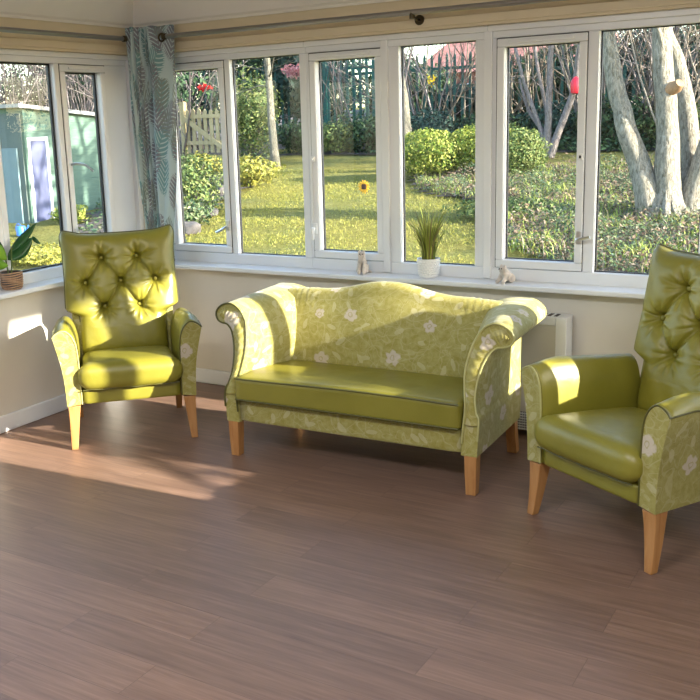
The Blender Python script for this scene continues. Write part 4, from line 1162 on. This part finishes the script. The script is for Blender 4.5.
tree('garden_tree', (-1.98, 13.8), [
    ([(0, 0, -.1), (0, 0, .4), (.02, 0, 1.2), (.04, 0, 2.2), (.08, .0, 3.4)], [.11, .075, .055, .05, .042]),
    ([(-.05, 0, 0), (-.14, 0, .55), (-.46, 0, 1.4), (-.72, 0, 2.3), (-1.0, 0, 3.2)], [.06, .042, .034, .029, .024]),
    ([(.05, 0, 0), (.22, 0, .5), (.48, 0, 1.25), (.58, .0, 2.1), (.8, 0, 3.2)], [.09, .068, .058, .048, .04]),
    ([(.0, .1, .3), (-.08, .1, 1.0), (-.25, .1, 1.7), (-.36, .1, 2.6)], [.04, .035, .03, .02]),
    ([(.05, .1, .3), (-.4, .1, .9), (-.6, .1, 1.5)], [.05, .03, .02])],
    'bark_purple', 'purplish three-stemmed tree behind the duller green bush', 84, 14)
tag(empty('bird_feeder', (-1.42, 13.65, 1.97)), 'red hanging feeder on the three-stemmed tree', 'bird feeder')
bf = bpy.data.objects['bird_feeder']
q = MB(); q.lathe([(.02, -.16), (.085, -.14), (.095, -.05), (.095, .06), (.05, .13), (.012, .15)], 18); q.build('feeder_body', 'red_plastic', bf)
q = MB(); q.tube([(0, 0, .14), (.02, .0, .65)], .006, 6); q.build('hanger', 'black_rubber', bf)

# picket gate
def gate():
    t = empty('picket_gate', (-10.1, 13.0, gz(-10.1, 13.0)-.1)); w = 1.22
    q = MB(); q.box(-.055, .055, -.055, .055, 0, 1.52); q.build('gate_post', 'fence_wood', t, smooth=False)
    for k in range(7):
        x = .13+k*.165; q = MB(); h = 1.34+.02*math.sin(k)
        q.prism([[(x-.045, -.035, .38), (x+.045, -.035, .38), (x+.045, -.035, h-.04), (x, -.035, h), (x-.045, -.035, h-.04)], [(x-.045, -.012, .38), (x+.045, -.012, .38), (x+.045, -.012, h-.04), (x, -.012, h), (x-.045, -.012, h-.04)]])
        q.build('picket', 'fence_wood', t, smooth=False)
    for z in (1.14, .56): BX('rail', 'fence_wood', .05, w, -.065, -.036, z, z+.085, parent=t)
    q = MB(); q.prism([[(.08, -.085, 1.20), (.08, -.066, 1.20), (.08, -.066, 1.08), (.08, -.085, 1.08)], [(1.10, -.085, .56), (1.10, -.066, .56), (1.10, -.066, .44), (1.10, -.085, .44)]]); q.build('brace', 'fence_wood', t, smooth=False)
    q = MB(); q.box(w-.02, w+.09, -.055, .055, 0, 1.5); q.build('gate_post', 'fence_wood', t, smooth=False)
    tag(t, 'pale wooden picket gate with diagonal brace beyond the left bed', 'gate')
gate()
# stones edging the left bed
rnd = random.Random(9); k = 0
SL = ['topmost grey stone under the picket gate', 'grey-brown stone right of the topmost one', 'flat stone between the bushes in the left bed', 'stone behind the loose leafy bush', 'brown stone on the near slope of the left bed', 'low stone at the lawn edge of the left bed', 'rounded stone nearest the window in the left bed', 'small stone in front of the golden bush']
for (x, y) in ((-7.1, 9.0), (-6.7, 8.9), (-6.2, 8.3), (-5.5, 7.0), (-4.6, 6.2), (-4.55, 6.6), (-3.95, 5.3), (-5.8, 8.6)):
    q = MB(); s = rnd.uniform(.08, .14)
    q.rbox((0, 0, s*.35), (s*1.3, s, s*.65), s*.55, 7, warp=lambda P: P*(1+.35*noise.noise(P*9+Vector((k*3, 0, 0)))))
    o = q.build('garden_stone', 'rock', auto=0); o.location = (x, y, gz(x, y)+.04); o.rotation_euler.z = rnd.uniform(0, 6)
    tag(o, SL[k], 'stone', 'stones edging the left bed'); k += 1

# green palisade fence
def palisade(x0, x1, y, h, mat, label):
    t = empty('palisade_fence', (x0, y, gz(x0, y))); n = int((x1-x0)/.20)
    for k in range(n+1):
        x = k*.20; zz = gz(x0+x, y)-gz(x0, y); q = MB()
        q.prism([[(x-.034, 0, zz), (x+.034, 0, zz), (x+.034, 0, zz+h-.05), (x, 0, zz+h+.06), (x-.034, 0, zz+h-.05)], [(x-.034, .016, zz), (x+.034, .016, zz), (x+.034, .016, zz+h-.05), (x, .016, zz+h+.06), (x-.034, .016, zz+h-.05)]])
        q.build('pale', mat, t, smooth=False)
    for z in (.35, h-.35): BX('rail', mat, 0, x1-x0, .018, .055, z, z+.07, parent=t)
    tag(t, label, 'fence')
palisade(-13.2, -5.0, 17.9, 2.05, 'fence_green', 'green metal palisade fence behind the slim pale trunk')
palisade(-4.8, 1.4, 18.0, 1.9, 'fence_green', 'green metal palisade fence behind the bare tan stems')
# solid green panel gate within the fence
t = empty('fence_gate', (-8.9, 17.4, gz(-8.9, 17.4)))
BX('rail', 'fence_green', 0, 1.75, 0, .04, .5, .58, parent=t); BX('rail', 'fence_green', 0, 1.75, 0, .04, 1.85, 1.93, parent=t)
for k in range(10): BX('pale', 'fence_green', .02+k*.185, .09+k*.185, -.03, -.002, .05, 2.12, parent=t)
BX('gate_post', 'fence_green', -.10, -.01, -.04, .06, 0, 2.3, parent=t); BX('gate_post', 'fence_green', 1.76, 1.85, -.04, .06, 0, 2.3, parent=t)
tag(t, 'green metal gate of upright bars in the palisade fence', 'gate')

# red roofed house beyond
t = empty('house', (-9.5, 30, .55))
BX('house_wall', 'brick_red', -2.5, 4.4, 0, 5, -.2, 2.6, parent=t)
q = MB(); q.prism([[(-2.9, -.5, 2.5), (4.8, -.5, 2.5), (4.8, 5.5, 2.5), (-2.9, 5.5, 2.5)], [(-.8, 2.4, 4.9), (2.7, 2.4, 4.9), (2.7, 2.6, 4.9), (-.8, 2.6, 4.9)]]); q.build('roof', 'roof_tile', t, smooth=False)
for x in (-1.6, .4, 2.4):
    BX('house_window', 'white_gloss', x, x+1.1, -.05, .02, 1.0, 2.1, parent=t)
tag(t, 'house with a red tiled roof seen through the trees', 'house')
t = tag(empty('yellow_flower', (-5.35, 16.0, gz(-6, 16.0)+1.50)), 'small cluster of yellow flowers on the bare tan stems', 'flower')
rnd = random.Random(31)
for cx_, cz_ in ((-.07, .02), (.07, .05), (0, -.03)):
    q = MB()
    for k in range(12): card(q, Vector((cx_+rnd.gauss(0, .022), rnd.gauss(0, .02), cz_+rnd.gauss(0, .045))), Vector((rnd.gauss(0, .4), -1, rnd.gauss(0, .4))).normalized(), .032, rnd)
    q.build('petals', 'yellow_flower_petal', t, auto=0)
q = MB(); q.tube([(0, .03, -.3), (0, .02, -.05), (.05, .02, .12)], .006, 5); q.build('stalk', 'bark_grey', t)

# sunflower windmill standing in the lawn
t = empty('sunflower_ornament', (-3.28, 8.865, gz(-3.28, 8.865)))
q = MB(); q.tube([(0, 0, -.02), (0, 0, .10)], .006, 6); q.build('stalk', 'leaf_mid', t)
for k in range(14):
    a = 2*PI*k/14; q = MB(); c = Vector((0, -.02, .13)); d_ = Vector((math.cos(a), -.1, math.sin(a))); s_ = Vector((-math.sin(a), 0, math.cos(a)))
    q.add([c+d_*.03-s_*.012, c+d_*.075-s_*.018, c+d_*.112, c+d_*.075+s_*.018, c+d_*.03+s_*.012, c+d_*.06+Vector((0, -.012, 0))], [(0, 1, 5), (1, 2, 5), (2, 3, 5), (3, 4, 5), (4, 0, 5), (0, 4, 3, 2, 1)]); q.build('petal', 'yellow_petal', t, smooth=False)
q = MB(); q.rbox((0, -.025, .13), (.042, .016, .042), .015, 6); q.build('flower_eye', 'sunflower_eye', t)
tag(t, 'orange sunflower ornament standing in the lawn', 'garden ornament')
# blossom and berries
bush('blossom_shrub', 'shrub', (-9.0, 16.2), (.50, .3, .17), 420, .045, 'leaf_pink', 91, 'pink blossom hanging beside the slim pale trunk', stem=False, low=1.75)
bush('red_flower', 'flower', (-9.75, 13.4), (.17, .12, .07), 70, .05, 'leaf_red', 92, 'cluster of red flowers above the picket gate', stem=False, low=1.63)

# shed
def shed():
    x0 = -7.2; y0 = 5.62; y1 = 8.3; zb = -.15; t = empty('garden_shed', (x0, y0, zb)); D = y1-y0; W = 2.0
    def zr(y): return lerp(1.97, 1.79, y/1.9)
    q = MB(); q.prism([[(-W, 0, 0), (0, 0, 0), (0, 0, zr(0)), (-W, 0, zr(0))], [(-W, D, 0), (0, D, 0), (0, D, zr(D)), (-W, D, zr(D))]]); q.build('shed_wall', 'shed_boards', t, smooth=False)
    q = MB(); q.prism([[(-W-.15, -.12, zr(-.12)+.0), (.10, -.12, zr(-.12)), (.10, -.12, zr(-.12)+.055), (-W-.15, -.12, zr(-.12)+.055)], [(-W-.15, D+.1, zr(D)), (.10, D+.1, zr(D)), (.10, D+.1, zr(D)+.055), (-W-.15, D+.1, zr(D)+.055)]]); q.build('shed_roof', 'shed_roof', t, smooth=False)
    # tall window on the long side
    f = MB()
    wy0, wy1, wz0, wz1 = .09, .40, .30, 1.50
    for b in ((.0, .035, wy0-.05, wy1+.05, wz1, wz1+.05), (.0, .035, wy0-.05, wy1+.05, wz0-.05, wz0), (0, .035, wy0-.05, wy0, wz0, wz1), (0, .035, wy1, wy1+.05, wz0, wz1)): f.box(*b)
    wf = f.build('shed_window', 'white_gloss', t, smooth=False)
    BX('window_pane', 'shed_pane', .004, .016, wy0, wy1, wz0, wz1, parent=wf)
    BX('cladding_strip', 'shed_boards', .0, .03, -.0, .04, 0, zr(0)-.02, parent=t)
    BX('end_boards', 'shed_dark', -W, -.02, -.02, .0, 0, 1.90, parent=t)
    dr = BX('shed_door', 'shed_door', -.95, -.12, -.05, -.02, .08, 1.40, parent=t)
    tag(t, 'pale green wooden garden shed with a tall window outside the left window', 'shed')
k = NT('shed_pane', .35, .3); k.col((.10, .11, .19)); M['shed_pane'] = k.m
shed()
t = empty('watering_can', (-6.45, 4.75, gz(-6.45, 4.75))); t.scale = (.55, .55, .55)
q = MB(); q.lathe([(.08, 0), (.12, .01), (.12, .2), (.10, .24), (.04, .25)], 20); q.build('can_body', 'blue_plastic', t)
q = MB(); q.tube(smooth_poly([(.10, 0, .05), (.2, 0, .15), (.28, 0, .27)], 4), .018, 8); q.build('spout', 'blue_plastic', t)
q = MB(); q.tube(smooth_poly([(-.11, 0, .05), (-.19, 0, .15), (-.12, 0, .29), (0, 0, .27)], 4), .012, 8); q.build('can_handle', 'blue_plastic', t)
tag(t, 'blue plastic watering can beside the shed', 'watering can')
# a bare tree outside the right bay, whose twigs dapple the low sun on the floor
sd_ = tree('side_tree', (7.4, -1.35), [([(0, 0, -.1), (.05, 0, .8), (0, .05, 1.8), (.1, .05, 2.8), (0, .1, 4.2)], [.11, .09, .08, .06, .04]), ([(0, 0, 1.6), (-.05, .30, 2.05), (0, .55, 2.31), (.05, .9, 2.6)], [.035, .022, .018, .01])], 'bark_grey', 'bare tree outside the right bay window', 85, 3)
rnd = random.Random(4); q = MB()
for (yy, zz, ry, rz_, n_) in ((.56, 2.33, .07, .085, 60), (.53, 2.18, .045, .03, 18), (.78, 2.45, .12, .10, 50), (.62, 2.50, .06, .05, 18)):
    for k in range(n_):
        a_ = Vector((rnd.gauss(0, .1), yy+rnd.gauss(0, ry*.6), zz+rnd.gauss(0, rz_*.6)))
        card(q, a_, Vector((1, rnd.gauss(0, .4), rnd.gauss(0, .4))).normalized(), .032, rnd)
q.build('leaf_clusters', 'leaf_evergreen', sd_, auto=0)
